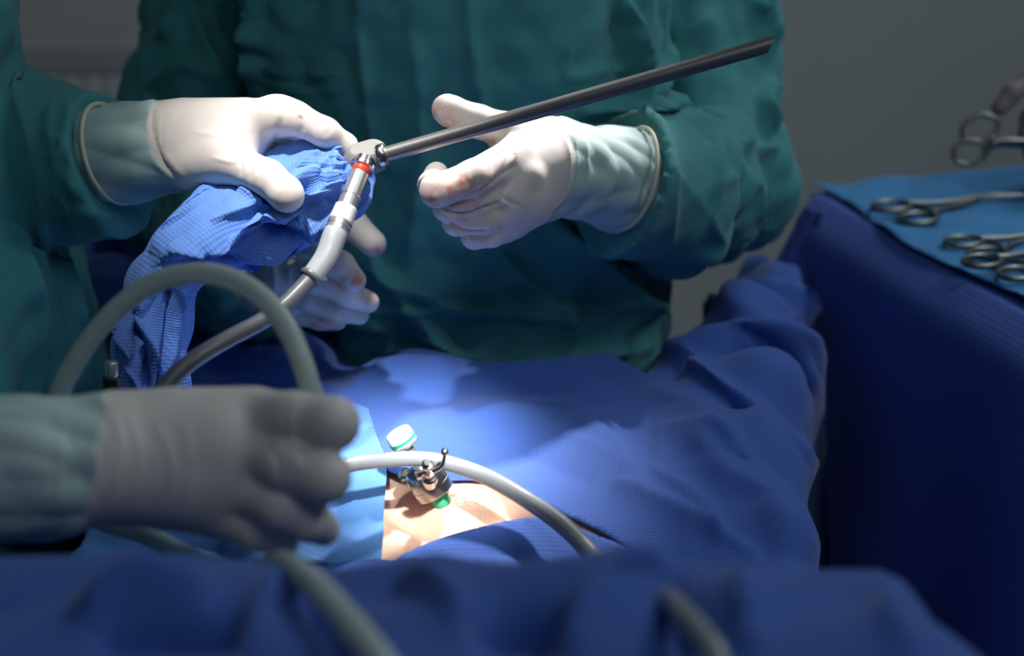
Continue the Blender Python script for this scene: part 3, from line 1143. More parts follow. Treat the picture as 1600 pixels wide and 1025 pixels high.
# --- surgeon facing the camera
surg = empty('person', (0.03, 1.36, 0.0))
tag(surg, 'person in dark teal gown standing behind the patient, both gloved hands half closed', 'person')
sh_r, el_r, wr_r = W(1070, -330, 1.46), W(1105, 285, 1.40), W(905, 265, 1.14)
sh_l, el_l, wr_l = W(385, -330, 1.46), W(300, 290, 1.38), W(392, 440, 1.22)


def torso_surg(X, D):
    # gown body: an upright superellipse column that widens at the hem
    z = X[2]
    cx = -0.040 + 0.015 * np.clip((1.12 - z) / 0.12, 0, 1)
    cy = 1.335 + 0.02 * (z - 1.0)
    rx = 0.148 + 0.012 * np.clip((z - 1.05) / 0.2, 0, 1) + 0.05 * np.clip((1.0 - z) / 0.6, 0, 1)
    ry = 0.150 + 0.040 * np.clip((1.12 - z) / 0.25, 0, 1) - 0.02 * np.clip((z - 1.2) / 0.3, 0, 1)
    q = (np.abs((X[0] - cx) / rx) ** 2.5 + np.abs((X[1] - cy) / ry) ** 2.5) ** 0.4
    T = (q - 1) * 0.14
    top = z - (1.50 - 0.8 * np.abs(X[0] - cx) ** 1.5)
    T = np.maximum(T, top)
    T = np.maximum(T, 0.30 - z)
    return smin(D, T, 0.012)


SURG_FOLDS = [
    # body
    ([(408, -10), (408, 80), (412, 170)], 7, 6, 30), ([(735, -10), (742, 90), (760, 180), (790, 300)], 5, 8, 24),
    ([(410, 105), (470, 112), (540, 108)], 3, 6, 14), ([(410, 125), (480, 140), (545, 135)], 2.5, 6, 14),
    ([(560, -10), (572, 120), (590, 260)], 2.5, 20, 26), ([(890, 70), (885, 110), (900, 118), (985, 100)], 2.5, 8, 14),
    ([(960, -10), (985, 60), (1000, 160)], 6, 30, 8), ([(640, 20), (660, 200), (640, 420)], 3, 40, 30),
    ([(470, 470), (620, 482), (780, 474), (930, 478), (1050, 470)], 3.5, 8, 20),
    ([(540, 390), (640, 450), (770, 488), (900, 500)], 3.5, 24, 16), ([(860, 350), (960, 440), (1045, 520)], 7, 20, 30),
    ([(880, 470), (890, 540), (860, 600)], 5, 24, 18), ([(560, 330), (600, 420), (680, 520), (760, 600)], 4, 30, 24),
    ([(760, 330), (800, 420), (870, 470)], 3, 30, 24), ([(650, 520), (760, 560), (900, 560), (1020, 540)], 4, 16, 24),
    ([(460, 540), (520, 500), (620, 520)], 4, 20, 20),
    # sleeve on the right of the photo
    ([(905, 175), (985, 165), (1040, 205), (1052, 290), (1050, 400)], 10, 10, 24),
    ([(1000, 162), (1040, 192), (1110, 180), (1150, 220), (1165, 240)], 9, 8, 22),
    ([(1035, 190), (1100, 190), (1130, 205)], 5, 6, 12),
    ([(1010, 160), (1035, 110), (1060, 70), (1110, 20)], 5, 10, 26),
    ([(1110, 210), (1120, 250), (1112, 320), (1060, 400)], 6, 20, 16),
    ([(1120, 215), (1180, 235), (1215, 230)], 4, 10, 16), ([(1150, 250), (1185, 300), (1190, 360)], 4, 16, 16),
    ([(1175, 0), (1205, 40), (1222, 60)], 5, 8, 16), ([(1215, 120), (1190, 160), (1212, 200)], 5, 12, 16),
    ([(1000, 220), (985, 300), (1000, 400)], 6, 14, 12), ([(860, 340), (920, 390), (1000, 410)], 7, 8, 18),
    ([(1060, 330), (1110, 290), (1170, 270)], 3, 14, 18), ([(985, 370), (1010, 400), (1050, 420)], 4, 10, 12),
    ([(1060, 430), (1120, 400), (1180, 360)], 5, 18, 10), ([(1030, 250), (1080, 300), (1130, 380)], 4, 14, 14),
    # sleeve on the left
    ([(300, 0), (330, 90), (370, 165)], 5, 14, 26), ([(235, 140), (290, 110), (340, 130)], 5, 10, 22),
    ([(225, 350), (260, 300), (330, 290)], 5, 12, 20), ([(250, 60), (280, 20), (320, -10)], 4, 12, 20),
    ([(230, 150), (245, 190), (300, 210)], 4, 12, 12), ([(330, 0), (345, 60), (380, 120)], 3, 10, 12),
]
caps = [(sh_r, el_r, 0.062, 0.060), (el_r, W(1040, 300, 1.25), 0.058, 0.050), (W(1040, 300, 1.25), W(930, 280, 1.155), 0.050, 0.052),
        (sh_l, el_l, 0.060, 0.056), (el_l, W(330, 380, 1.30), 0.055, 0.042), (W(330, 380, 1.30), wr_l, 0.042, 0.036),
        (W(560, -500, 1.45), W(900, -500, 1.45), 0.06, 0.06)]
gown_mesh(surg, caps, [], SURG_FOLDS, (-0.32, 1.00, 0.28), (0.34, 1.62, 1.62), 0.0036, 0.02, (4.6, 0.015), 3, extra=torso_surg,
          cuts=[(W(992, 278, 1.165), (-0.87, -0.33, 0.33), 0.085, 0.040)])

# his hand on the right of the photo: thumb up, fingers curled back, seen from the back of the hand
glove_hand(surg,
    palm=[((868, 232, 1.115, 15), (800, 240, 1.085, 13.5)), ((872, 258, 1.112, 15), (800, 282, 1.075, 13)),
          ((872, 285, 1.115, 14), (798, 318, 1.078, 12)), ((868, 305, 1.12, 13), (790, 348, 1.09, 11.5)),
          ((860, 215, 1.12, 13), (800, 212, 1.10, 12)), ((830, 262, 1.10, 18), (815, 300, 1.095, 17))],
    fingers=[
        [(835, 215, 1.11, 12.5), (790, 205, 1.09, 11.8), (748, 190, 1.075, 10.2), (702, 173, 1.07, 9.6), (697, 170, 1.07, 8.8)],
        [(805, 246, 1.08, 13.0), (740, 279, 1.052, 11.4), (682, 298, 1.035, 9.8), (676, 290, 1.05, 8.8), (682, 272, 1.07, 7.8)],
        [(805, 292, 1.08, 11), (742, 315, 1.062, 10.0), (700, 323, 1.056, 9.2), (706, 312, 1.075, 8.4), (730, 300, 1.09, 8.0)],
        [(805, 324, 1.088, 10.4), (755, 342, 1.070, 9.6), (714, 346, 1.068, 8.8), (720, 335, 1.085, 8.2), (745, 322, 1.095, 8)],
        [(800, 350, 1.098, 9.6), (768, 364, 1.084, 8.8), (741, 369, 1.082, 8.0), (745, 358, 1.095, 7.6), (760, 345, 1.10, 7.4)]],
    join_k=0.005, h=0.0013,
    knuckles=[(822, 272, 1.075, 9)],
    cuffline=[[(862, 262, 1.115, 27), (905, 268, 1.135, 28.5)], [(905, 268, 1.135, 28.5), (965, 280, 1.165, 33)], [(965, 280, 1.165, 33), (985, 284, 1.18, 34)]],
    fspecs=[([(797, 215), (804, 238), (799, 258)], 1.8, 5, 3), ([(868, 190), (890, 240), (885, 300), (862, 330)], 1.6, 4, 5),
            ([(884, 188), (902, 240), (896, 300), (874, 335)], 1.4, 4, 4), ([(900, 190), (918, 250), (908, 310), (888, 342)], 1.2, 4, 5),
            ([(735, 242), (758, 228), (772, 222)], -1.5, 4, 4), ([(800, 225), (780, 300), (830, 330)], -1.0, 6, 6),
            ([(683, 321), (716, 334), (741, 331), (785, 314)], -3.4, 4, 5), ([(686, 330), (703, 348), (724, 361), (749, 363), (777, 357)], -3.2, 4, 5), ([(678, 321), (716, 314), (762, 292), (792, 267), (804, 259)], -2.2, 5, 6), ([(765, 318), (782, 314), (790, 322)], 1.2, 3, 3), ([(760, 360), (775, 356), (780, 366)], 1.4, 3, 3)],
    stains=[(692, 178, 17, 1.4), (700, 192, 12, 0.8), (770, 262, 14, 0.4), (760, 290, 16, 0.4), (722, 280, 22, 0.6), (700, 296, 20, 0.6), (676, 312, 16, 0.8), (740, 295, 18, 0.4),
            (740, 320, 14, 0.4), (735, 255, 10, 0.4), (722, 345, 9, 0.3), (716, 372, 4, 0.9), (690, 300, 26, 0.4)],
    cuff_cut=[(868, 150), (876, 190), (898, 240), (888, 300), (850, 345), (835, 380)],
    rim=(W(984, 280, 1.160), (-0.87, -0.33, 0.33), 0.0355))

# his other hand, below the blue sleeve: open, fingers pointing right
glove_hand(surg,
    palm=[((385, 425, 1.215, 20), (455, 400, 1.175, 14)), ((385, 435, 1.215, 20), (445, 425, 1.165, 13)),
          ((388, 445, 1.215, 18), (440, 450, 1.165, 12)), ((392, 455, 1.22, 16), (440, 472, 1.17, 11)), ((400, 410, 1.21, 16), (470, 350, 1.20, 14))],
    fingers=[
        [(455, 355, 1.21, 12.5), (515, 332, 1.19, 11.0), (552, 352, 1.18, 10.4), (583, 381, 1.175, 9.4)],
        [(440, 388, 1.165, 11), (500, 396, 1.142, 9.4), (533, 414, 1.13, 9.0), (555, 438, 1.128, 7.6)],
        [(430, 415, 1.165, 10.5), (495, 438, 1.142, 9.0), (545, 459, 1.138, 8.6), (576, 472, 1.142, 7.4)],
        [(425, 444, 1.172, 10), (485, 469, 1.158, 8.6), (530, 486, 1.155, 8.0), (562, 492, 1.16, 6.8)],
        [(425, 468, 1.185, 9), (470, 490, 1.178, 7.8), (500, 500, 1.176, 7.0), (528, 503, 1.18, 6.0)]],
    join_k=0.003,
    cuffline=[[(392, 432, 1.21, 26), (365, 425, 1.25, 28)]],
    stains=[(556, 436, 16, 0.9), (540, 440, 12, 0.6), (590, 392, 10, 0.8), (575, 470, 14, 0.5), (510, 478, 12, 0.6), (538, 498, 5, 1.0), (500, 505, 16, 0.6), (520, 405, 20, 0.3)],
    fspecs=[([(420, 395), (430, 430), (425, 470)], 2, 5, 6), ([(440, 395), (452, 420), (450, 450)], 1.2, 4, 4)])

# --- assistant at the left
asst = empty('person', (-0.45, 1.08, 0.0))
tag(asst, 'person in teal gown at the left edge, holding the wrapped camera', 'person')


def torso_asst(X, D):
    z = X[2]
    cx = -0.470 + 0.048 * np.clip((1.20 - z) / 0.28, 0, 1)
    rx = 0.140 + 0.022 * np.clip((1.15 - z) / 0.25, 0, 1) + 0.04 * np.clip((0.9 - z) / 0.6, 0, 1)
    ry = 0.235 + 0 * z
    q = (np.abs((X[0] - cx) / rx) ** 2.4 + np.abs((X[1] - 1.055) / ry) ** 2.4) ** (1 / 2.4)
    T = (q - 1) * 0.14
    T = np.maximum(T, z - 1.48 + 0.6 * np.abs(X[1] - 1.08) ** 1.5)
    T = np.maximum(T, 0.32 - z)
    return smin(D, T, 0.012)


caps = [(np.array([-0.45, 1.24, 1.40]), np.array([-0.46, 1.26, 1.17]), 0.06, 0.055),
        (np.array([-0.46, 1.26, 1.17]), W(95, 262, 1.12), 0.055, 0.047), (W(95, 262, 1.12), W(190, 258, 1.09), 0.048, 0.047),
        (np.array([-0.46, 0.92, 1.40]), np.array([-0.47, 0.70, 1.16]), 0.06, 0.05),
        (np.array([-0.47, 0.70, 1.16]), W(-190, 742, 0.762), 0.046, 0.040)]
ASST_FOLDS = [
    ([(8, 0), (18, 120), (55, 260), (75, 420), (105, 620)], 5, 20, 16), ([(20, 300), (50, 420), (70, 560), (80, 640)], 5, 24, 10),
    ([(-10, 250), (25, 380), (45, 520), (50, 640)], 5, 24, 14), ([(60, 330), (85, 440), (112, 540), (120, 640)], 5, 14, 16),
    ([(70, 180), (105, 150), (150, 150)], 6, 8, 14), ([(75, 210), (120, 230), (140, 200)], 6, 10, 14),
    ([(90, 260), (115, 290), (150, 310)], 6, 12, 12), ([(80, 340), (130, 330), (190, 350)], 6, 12, 16),
    ([(100, 150), (112, 190), (95, 240)], 5, 8, 10), ([(120, 240), (112, 280), (130, 340)], 5, 10, 10),
    ([(145, 330), (190, 345), (230, 330)], 5, 10, 10), ([(85, 300), (110, 330), (118, 375)], 5, 10, 12),
    ([(130, 142), (150, 160), (160, 185)], 4, 8, 8), ([(66, 250), (110, 235), (150, 262)], 6, 10, 12), ([(100, 350), (160, 362), (200, 372)], 6, 10, 10),
    ([(85, 160), (75, 200), (90, 260), (80, 330)], 6, 10, 12), ([(150, 290), (160, 330), (150, 370)], 6, 8, 10), ([(115, 200), (135, 250), (128, 310)], 6, 8, 10),
]
gown_mesh(asst, caps, [], ASST_FOLDS, (-0.70, 0.60, 0.30), (-0.19, 1.42, 1.56), 0.0036, 0.02, (5.0, 0.013), 13, extra=torso_asst,
          cuts=[(W(168, 242, 1.088), (0.90, -0.25, 0.32), 0.085, 0.037)])

# hand holding the wrapped camera head: back of the hand up, thumb towards the camera
glove_hand(asst,
    palm=[((262, 215, 1.065, 20), (425, 184, 1.04, 11.5)), ((262, 222, 1.085, 20), (420, 186, 1.07, 11)),
          ((265, 235, 1.09, 20), (400, 196, 1.10, 11)), ((270, 248, 1.07, 17), (352, 240, 1.04, 17)), ((300, 215, 1.07, 23), (385, 200, 1.06, 17)),
          ((290, 252, 1.06, 15), (375, 222, 1.045, 14))],
    fingers=[
        [(300, 262, 1.05, 13), (368, 257, 1.03, 12), (418, 278, 1.015, 10.8), (446, 302, 1.01, 10.2), (449, 306, 1.01, 9.8)],
        [(425, 182, 1.04, 11.2), (462, 185, 1.035, 10.0), (508, 207, 1.035, 8.9), (538, 229, 1.045, 8.1), (545, 262, 1.06, 7.8)],
        [(415, 186, 1.07, 11), (470, 195, 1.085, 10), (515, 222, 1.09, 9.2), (540, 260, 1.085, 8.4)],
        [(400, 196, 1.10, 10.5), (455, 212, 1.105, 9.6), (500, 245, 1.105, 8.8), (520, 285, 1.095, 8.2)],
        [(385, 210, 1.115, 9.5), (430, 235, 1.12, 8.6), (465, 265, 1.12, 8), (480, 295, 1.11, 7.4)]],
    knuckles=[(440, 176, 1.04, 10)],
    cuffline=[[(272, 228, 1.07, 24), (235, 234, 1.075, 27)], [(235, 234, 1.075, 27), (185, 240, 1.085, 30)], [(185, 240, 1.085, 30), (168, 243, 1.09, 31)]],
    fspecs=[([(418, 240), (432, 215), (437, 185)], -2.6, 3, 5), ([(470, 210), (472, 192), (469, 180)], -2.0, 3, 3),
            ([(300, 205), (340, 212), (400, 222)], 0.6, 5, 5), ([(330, 245), (360, 252), (376, 250)], 1.0, 3, 4),
            ([(372, 250), (378, 262), (374, 275)], -0.9, 3, 3), ([(385, 255), (392, 266), (388, 280)], -0.7, 3, 3), ([(400, 262), (407, 274), (402, 286)], -0.6, 3, 3),
            ([(240, 168), (238, 200), (252, 245), (275, 280)], -1.6, 3, 4), ([(505, 214), (512, 205), (518, 198)], -0.9, 2, 3),
            ([(250, 180), (250, 220), (262, 260)], 0.8, 3, 6), ([(290, 280), (260, 240), (262, 200)], 0.6, 4, 4)],
    cuff_cut=[(250, 140), (240, 165), (228, 185), (230, 215), (245, 250), (275, 285), (300, 320)][::-1],
    rim=(W(176, 241, 1.083), (0.90, -0.25, 0.32), 0.0325))

# hand in front, holding the tube loop: back of the hand to the camera
glove_hand(asst,
    palm=[((205, 672, 0.785, 17), (400, 652, 0.79, 13.5)), ((205, 700, 0.78, 19), (402, 705, 0.785, 14)), ((205, 735, 0.78, 19), (385, 755, 0.785, 14)),
          ((210, 765, 0.785, 15), (350, 795, 0.795, 12.5)), ((270, 690, 0.785, 21), (340, 690, 0.785, 20)), ((270, 745, 0.785, 20), (325, 760, 0.79, 18))],
    fingers=[
        [(395, 652, 0.79, 13.5), (460, 653, 0.772, 11.8), (520, 662, 0.762, 11.8), (500, 668, 0.80, 10), (460, 685, 0.825, 9)],
        [(395, 707, 0.785, 13), (450, 727, 0.765, 11.6), (508, 746, 0.758, 11.2), (500, 750, 0.79, 9.6), (470, 745, 0.82, 9)],
        [(380, 760, 0.785, 12.5), (440, 790, 0.770, 10.8), (482, 812, 0.775, 9.8), (504, 826, 0.785, 8.2)],
        [(345, 800, 0.79, 11.5), (400, 826, 0.785, 9.6), (441, 845, 0.79, 8.0)],
        [(290, 690, 0.81, 15), (380, 690, 0.845, 12.5), (440, 675, 0.86, 10.5), (490, 660, 0.865, 9.6)]],
    join_k=0.004,
    cuffline=[[(215, 718, 0.785, 24), (165, 718, 0.78, 27.5)], [(165, 718, 0.78, 27.5), (60, 730, 0.77, 30.5)], [(60, 730, 0.77, 30.5), (-120, 742, 0.76, 33)]],
    fspecs=[([(462, 620), (455, 680), (470, 740)], 1.4, 8, 10), ([(175, 640), (190, 700), (170, 800)], 1.0, 6, 6), ([(200, 640), (220, 720), (205, 800)], 0.8, 6, 8),
            ([(240, 650), (270, 730), (260, 810)], 0.8, 8, 8), ([(290, 660), (300, 740), (280, 820)], 0.7, 8, 10), ([(400, 690), (430, 710), (440, 760)], -1.4, 14, 14),
            ([(100, 640), (95, 720), (90, 800)], 0.9, 8, 8)],
    cuff_cut=[(166, 590), (163, 630), (155, 700), (145, 760), (134, 812), (125, 880)][::-1], h=0.0017)

# ------------------------------------------------------------------ laparoscope
lap = empty('laparoscope', tuple(W(575, 244, 1.035)))
tag(lap, 'long grey metal laparoscope rod pointing up from the blue wrapped camera', 'laparoscope')
p0, p1 = W(596, 243.5, 1.03), W(1214, 66, 1.00)
Lr = np.linalg.norm(p1 - p0)
ax = (p1 - p0) / Lr


def rod():
    a = np.linspace(0, 2 * math.pi, 36, endpoint=False)
    T, N, B = frames(np.array([p0, p1]))
    n, b = N[0], B[0]
    V = []; fs = []
    rings = [(0.0, 0), (0.12, 0), (Lr - 0.004, 1)]
    for t, cut in rings:
        for an in a:
            off = n * math.cos(an) + b * math.sin(an)
            ext = 0.0042 * (off[2] * 0.9) * cut
            V.append(p0 + ax * (t + ext) + off * 0.0047)
    for i in range(2):
        for j in range(36):
            k = (j + 1) % 36
            fs.append([i * 36 + j, i * 36 + k, (i + 1) * 36 + k, (i + 1) * 36 + j])
    fs.append([j for j in range(36)][::-1])
    e = len(V)
    c = p0 + ax * (Lr - 0.004)
    for an in a:
        off = n * math.cos(an) + b * math.sin(an)
        V.append(c + ax * (0.0042 * off[2] * 0.9 * 0.75) + off * 0.0036)
    for j in range(36):
        k = (j + 1) % 36
        fs.append([72 + j, 72 + k, e + k, e + j])
    return V, fs, [V[e + j] for j in range(36)]


V, fs, lensring = rod()
sh = mesh('shaft', V, fs, M['matte_steel'], lap)
sh.modifiers.new('e', 'EDGE_SPLIT').split_angle = math.radians(40)
lv = np.array(lensring) - ax * 0.0006
mesh('lens', lv, [list(range(36))], M['lens'], lap, smooth=False)
lathe('shaft_collar', p0 - ax * 0.002, p1, [(0, 0.0068), (0.0010, 0.0074), (0.004, 0.0074), (0.0052, 0.0066), (0.0056, 0.0052)], M['chrome'], lap)

# the hub: rounded block with a polished flat on its upper side
hc = W(573, 247, 1.035)
upv = W(570, 200, 1.03) - W(574, 245, 1.035); upv /= np.linalg.norm(upv)
upv = upv * 0.80 - np.array([0.12, 1, 0]) * 0.55; upv /= np.linalg.norm(upv)


def hub_sdf(X):
    c = cone(X, hc - ax * 0.0040, hc + ax * 0.0040, 0.0104, 0.0104)
    q = (X[0] - hc[0]) * upv[0] + (X[1] - hc[1]) * upv[1] + (X[2] - hc[2]) * upv[2] - 0.0088
    e = (X[0] - hc[0]) * ax[0] + (X[1] - hc[1]) * ax[1] + (X[2] - hc[2]) * ax[2]
    c = np.maximum(c, q)
    c = np.maximum(c, e - 0.0125)
    return np.maximum(c, -e - 0.0145)


V, Q = surface_net(hub_sdf, hc - 0.02, hc + 0.02, 0.00055)
V = relax(V, Q, 2, 0.4)
mesh('hub', V, Q, M['hub'], lap)
lp0, lp1 = W(569, 254, 1.024), W(543, 320, 1.012)
lathe('light_post', W(571, 249, 1.027), lp1, [(0, 0.0062), (0.0035, 0.0066), (0.0042, 0.0074), (0.0062, 0.0074), (0.0068, 0.0060), (0.0075, 0.0056)], M['chrome'], lap)

# light cable
lc = empty('light_cable', tuple(W(540, 335, 1.012)))
tag(lc, 'grey cable with steel plug and red ring, plugged into the laparoscope and curving down', 'cable')
q0 = W(566, 262, 1.022)
dv = lp1 - q0; Lq = np.linalg.norm(dv); dv /= Lq
lathe('red_ring', q0 + dv * 0.0005, lp1, [(0, 0.0054), (0.0003, 0.0057), (0.0034, 0.0057), (0.0037, 0.0055)], M['red'], lc)
lathe('plug', q0 + dv * 0.004, lp1, [(0, 0.0054), (0.0003, 0.0057), (0.016, 0.0060), (0.0163, 0.0056), (0.0172, 0.0056), (0.0175, 0.0061), (0.024, 0.0061), (0.0243, 0.0058)], M['steel'], lc)
q1 = q0 + dv * 0.0275
q2 = W(531, 350, 1.008)
dv2 = q2 - q1; L2 = np.linalg.norm(dv2); dv2 /= L2
lathe('white_collar', q1, q2, [(0, 0.0063), (0.0006, 0.0069), (0.0095, 0.0071), (0.010, 0.0066)], M['white_plastic'], lc)
lathe('clamp_ring', q1 + dv2 * 0.010, q2 + dv2, [(0, 0.0068), (0.0004, 0.0074), (0.0028, 0.0074), (0.0031, 0.0069), (0.0040, 0.0069), (0.0043, 0.0074), (0.0060, 0.0074), (0.0064, 0.0066)], M['steel'], lc)
q3 = q1 + dv2 * 0.0162
tube('strain_relief', [q3, W(521, 373, 1.004), W(509, 402, 1.0), W(488, 431, 0.996)], [0.0072, 0.0072, 0.0068, 0.0062], M['grey_rubber'], lc, 32)
tube('end_ring', [W(489.5, 429, 0.9965), W(486.5, 432.5, 0.996), W(483.5, 436, 0.9955)], [0.0066, 0.0076, 0.0066], M['cable'], lc, 32, 4)
tube('cord', [W(488, 431, 0.996), W(470, 452, 0.992), W(440, 481, 0.985), (W(405, 504, 0.978)), W(350, 533, 0.965), W(298, 566, 0.95), W(258, 604, 0.94), W(228, 650, 0.93),
              W(205, 720, 0.93), W(190, 800, 0.95)], 0.0050, M['cable'], lc, 28)

# ------------------------------------------------------------------ blue camera sleeve
def camera_sleeve():
    # spine with half widths: (px, py, depth, half height px across the spine, half thickness m)
    sp = np.array([
        (556, 272, 1.045, 22, .012), (549, 277, 1.045, 50, .024), (528, 282, 1.05, 64, .030), (488, 294, 1.055, 76, .032), (440, 314, 1.06, 78, .033),
        (392, 338, 1.055, 74, .033), (345, 362, 1.045, 66, .032), (300, 392, 1.035, 56, .030), (268, 425, 1.03, 50, .028),
        (248, 465, 1.03, 52, .028), (240, 510, 1.03, 54, .028), (236, 570, 1.03, 56, .028), (236, 640, 1.035, 62, .030), (238, 720, 1.04, 66, .03)], float)
    n = 26
    Q = catmull(sp, n)
    C = np.array([W(a, b, d) for a, b, d in Q[:, :3]])
    fwd = np.array([0, CP, -SP])
    T = np.gradient(C, axis=0); T /= np.linalg.norm(T, axis=1)[:, None]
    for _ in range(30):
        T[1:-1] = (T[:-2] + T[1:-1] * 2 + T[2:]) / 4
    T /= np.linalg.norm(T, axis=1)[:, None]
    side = np.cross(T, fwd); side /= np.linalg.norm(side, axis=1)[:, None]
    depth = np.cross(side, T)
    depth *= np.sign((depth @ fwd))[:, None]
    m = 300
    a = np.linspace(0, 2 * math.pi, m, endpoint=False)
    hw = (Q[:, 3] * Q[:, 2] / F)[:, None]; th = Q[:, 4][:, None]
    s = np.r_[0, np.cumsum(np.linalg.norm(np.diff(C, axis=0), axis=1))][:, None]
    A_ = a[None, :]
    # long pleats that drift around the tube
    def tri(x): return np.sqrt(np.sin(x) ** 2 + 0.02)
    neck = np.clip(1 - s / 0.03, 0, 1)
    ple = (tri(A_ * 3 + 9 * s + 0.8 * np.sin(s * 38)) - 0.6) * 0.10 + (tri(A_ * 5.5 - 14 * s + 1.3 * np.sin(s * 27 + 1)) - 0.6) * 0.06
    ple = ple * np.clip(s / 0.03, 0.25, 1) + neck * 0.035 * np.sin(A_ * 15 + 2 * np.sin(A_ * 3))
    hang = np.clip((s - 0.17) / 0.05, 0, 1)
    ple = ple + hang * ((tri(A_ * 4 + 0.9 * np.sin(s * 20)) - 0.6) * 0.22)
    r = 1 + ple
    V = C[:, None, :] + side[:, None, :] * (hw * np.cos(A_) * r)[..., None] + depth[:, None, :] * (th * np.sin(A_) * r)[..., None]
    V = V.reshape(-1, 3)
    k = len(C)
    idx = np.arange(k * m).reshape(k, m)
    j2 = np.roll(idx, -1, axis=1)
    q = np.stack([idx[:-1], j2[:-1], j2[1:], idx[1:]], -1).reshape(-1, 4)
    N = normals(V, q)
    if (N * (V - np.repeat(C, m, 0))).sum() < 0: q = q[:, ::-1]; N = -N
    px, py, d = project(V)
    view = V - CAM; view /= np.linalg.norm(view, axis=1)[:, None]
    face = np.clip(-(N * view).sum(1) * 2.2, 0, 1)
    FS = [
        ([(538, 282), (480, 310), (440, 335), (350, 372), (270, 400)], 6, 8, 22),
        ([(470, 330), (465, 345), (400, 345), (330, 375), (255, 410)], 7, 6, 26),
        ([(548, 315), (500, 335), (480, 352), (520, 358)], 7, 8, 18),
        ([(478, 352), (430, 350), (390, 352), (330, 385)], -6, 14, 12),
        ([(478, 350), (450, 375), (395, 402), (380, 430)], 7, 10, 22),
        ([(545, 350), (500, 366), (470, 372)], -3, 8, 8),
        ([(540, 225), (500, 262), (430, 300)], 2.5, 14, 18),
        ([(545, 250), (535, 275), (545, 300)], -3, 6, 10),
        ([(375, 300), (400, 318), (430, 330)], 4, 8, 12), ([(420, 325), (400, 312), (385, 322), (330, 350)], 3, 6, 12),
        ([(330, 300), (290, 340), (240, 400)], 4, 14, 18), ([(300, 385), (350, 400), (390, 425)], -6, 16, 14),
        ([(500, 235), (470, 260), (455, 300)], 2, 14, 12), ([(520, 222), (525, 250), (510, 290)], 1.8, 10, 8),
        ([(200, 480), (222, 540), (232, 620)], -9, 8, 10), ([(262, 450), (262, 520), (240, 610)], -9, 10, 8),
        ([(282, 450), (270, 520), (250, 600)], 5, 8, 10), ([(245, 430), (228, 480), (240, 560), (238, 620)], 6, 10, 12),
        ([(180, 490), (205, 560), (222, 625)], 4, 8, 8)]
    V = V + N * (folds(px, py, FS, 0.8) * face * 1.9)[:, None]
    V = V + N * crumple(V, 12, 0.0035, 91, 0.02, 5)[:, None]
    per = 0.24
    uv = np.stack([np.repeat(s.ravel(), m), np.tile(a / (2 * math.pi) * per, k)], 1)
    o = mesh('camera_sleeve', V, q, M['sleeve'], uv=uv)
    return o


cs = camera_sleeve()
tag(cs, 'bright blue fabric sleeve bunched around the camera head and hanging down at the left', 'cloth')

# ------------------------------------------------------------------ tubes
tb1 = tube('suction_tube', [W(520, 700, 0.835), W(505, 655, 0.825), W(486, 610, 0.815), W(470, 560, 0.815), W(445, 508, 0.82), W(405, 461, 0.828), W(355, 434, 0.835), W(305, 427, 0.84), W(250, 438, 0.845),
                   W(200, 468, 0.85), W(155, 512, 0.855), W(118, 565, 0.86), W(92, 618, 0.865), W(75, 690, 0.875), (W(95, 770, 0.89)), W(150, 810, 0.90), W(225, 835, 0.88),
                   W(300, 872, 0.84), W(390, 900, 0.76), W(440, 882, 0.672), W(480, 905, 0.620), W(530, 955, 0.590), W(585, 1020, 0.568), W(640, 1100, 0.548), (0.0, 0.40, 1.155), (0.01, 0.31, 1.15), (0.015, 0.265, 1.02), (0.015, 0.25, 0.8)], 0.0053, M['silicone'], None, 28)
tag(tb1, 'translucent greenish tube arching in a loop above the front gloved hand', 'tube')

tb2 = tube('insufflation_tube', [W(440, 800, 0.93), W(490, 748, 0.955), W(545, 727, 0.965), W(600, 719, 0.978), W(655, 717, 0.986), W(700, 724, 0.986), W(760, 745, 0.982), W(820, 779, 0.973),
                                 W(870, 813, 0.955), W(908, 848, 0.94), W(940, 884, 0.92), W(985, 930, 0.85), W(1030, 930, 0.66), W(1060, 952, 0.600), W(1110, 1010, 0.572), W(1160, 1080, 0.55), (0.12, 0.38, 1.155), (0.13, 0.31, 1.15), (0.135, 0.265, 1.02), (0.135, 0.25, 0.8)],
           [.0043, .0043, .0043, .0044, .0044, .0045, .0048, .0050, .0052, .0052, .0052, .005, .0045, .0045, .0045, .0045, .0045, .0045, .0045, .0045], M['milky'], None, 28)
tag(tb2, 'grey flexible tube crossing in front of the steel port and down over the bare skin', 'tube')

# black plug standing in the drapes
bp_ = empty('cable_plug', tuple(W(176, 640, 0.97)))
tag(bp_, 'small black cable plug with shiny tip standing upright by the hanging blue sleeve', 'plug')
k0, k1 = W(176, 660, 0.975), W(174, 565, 0.965)
tube('cord', [W(176, 700, 0.99), W(176, 668, 0.976), k0], [.003, .003, .003], M['black'], bp_, 16)
Lk = np.linalg.norm(k1 - k0)
prof = [(0, .004), (.001, .0052)]
for i in range(7):
    t = 0.003 + i * 0.0030
    prof += [(t, .0052), (t + .0008, .0046), (t + .0018, .0046), (t + .0024, .0054)]
prof += [(Lk - 0.0095, .0053), (Lk - 0.0088, .0044)]
lathe('grip', k0, k1, prof, M['black'], bp_)
lathe('metal_tip', k0 + (k1 - k0) * (1 - 0.0092 / Lk), k1, [(0, .0036), (.0085, .0038), (.0092, .0033)], M['steel'], bp_)

# ------------------------------------------------------------------ the port (trocar)
tr = empty('trocar', tuple(W(690, 792, 1.03)))
tag(tr, 'polished steel trocar port with green bands and a stopcock standing in the bare skin', 'trocar')
t0 = W(620, 674, 1.002)      # cap centre top
t1 = W(699, 798, 1.018)      # entry
ta = (t1 - t0); Lt = np.linalg.norm(ta); ta /= Lt


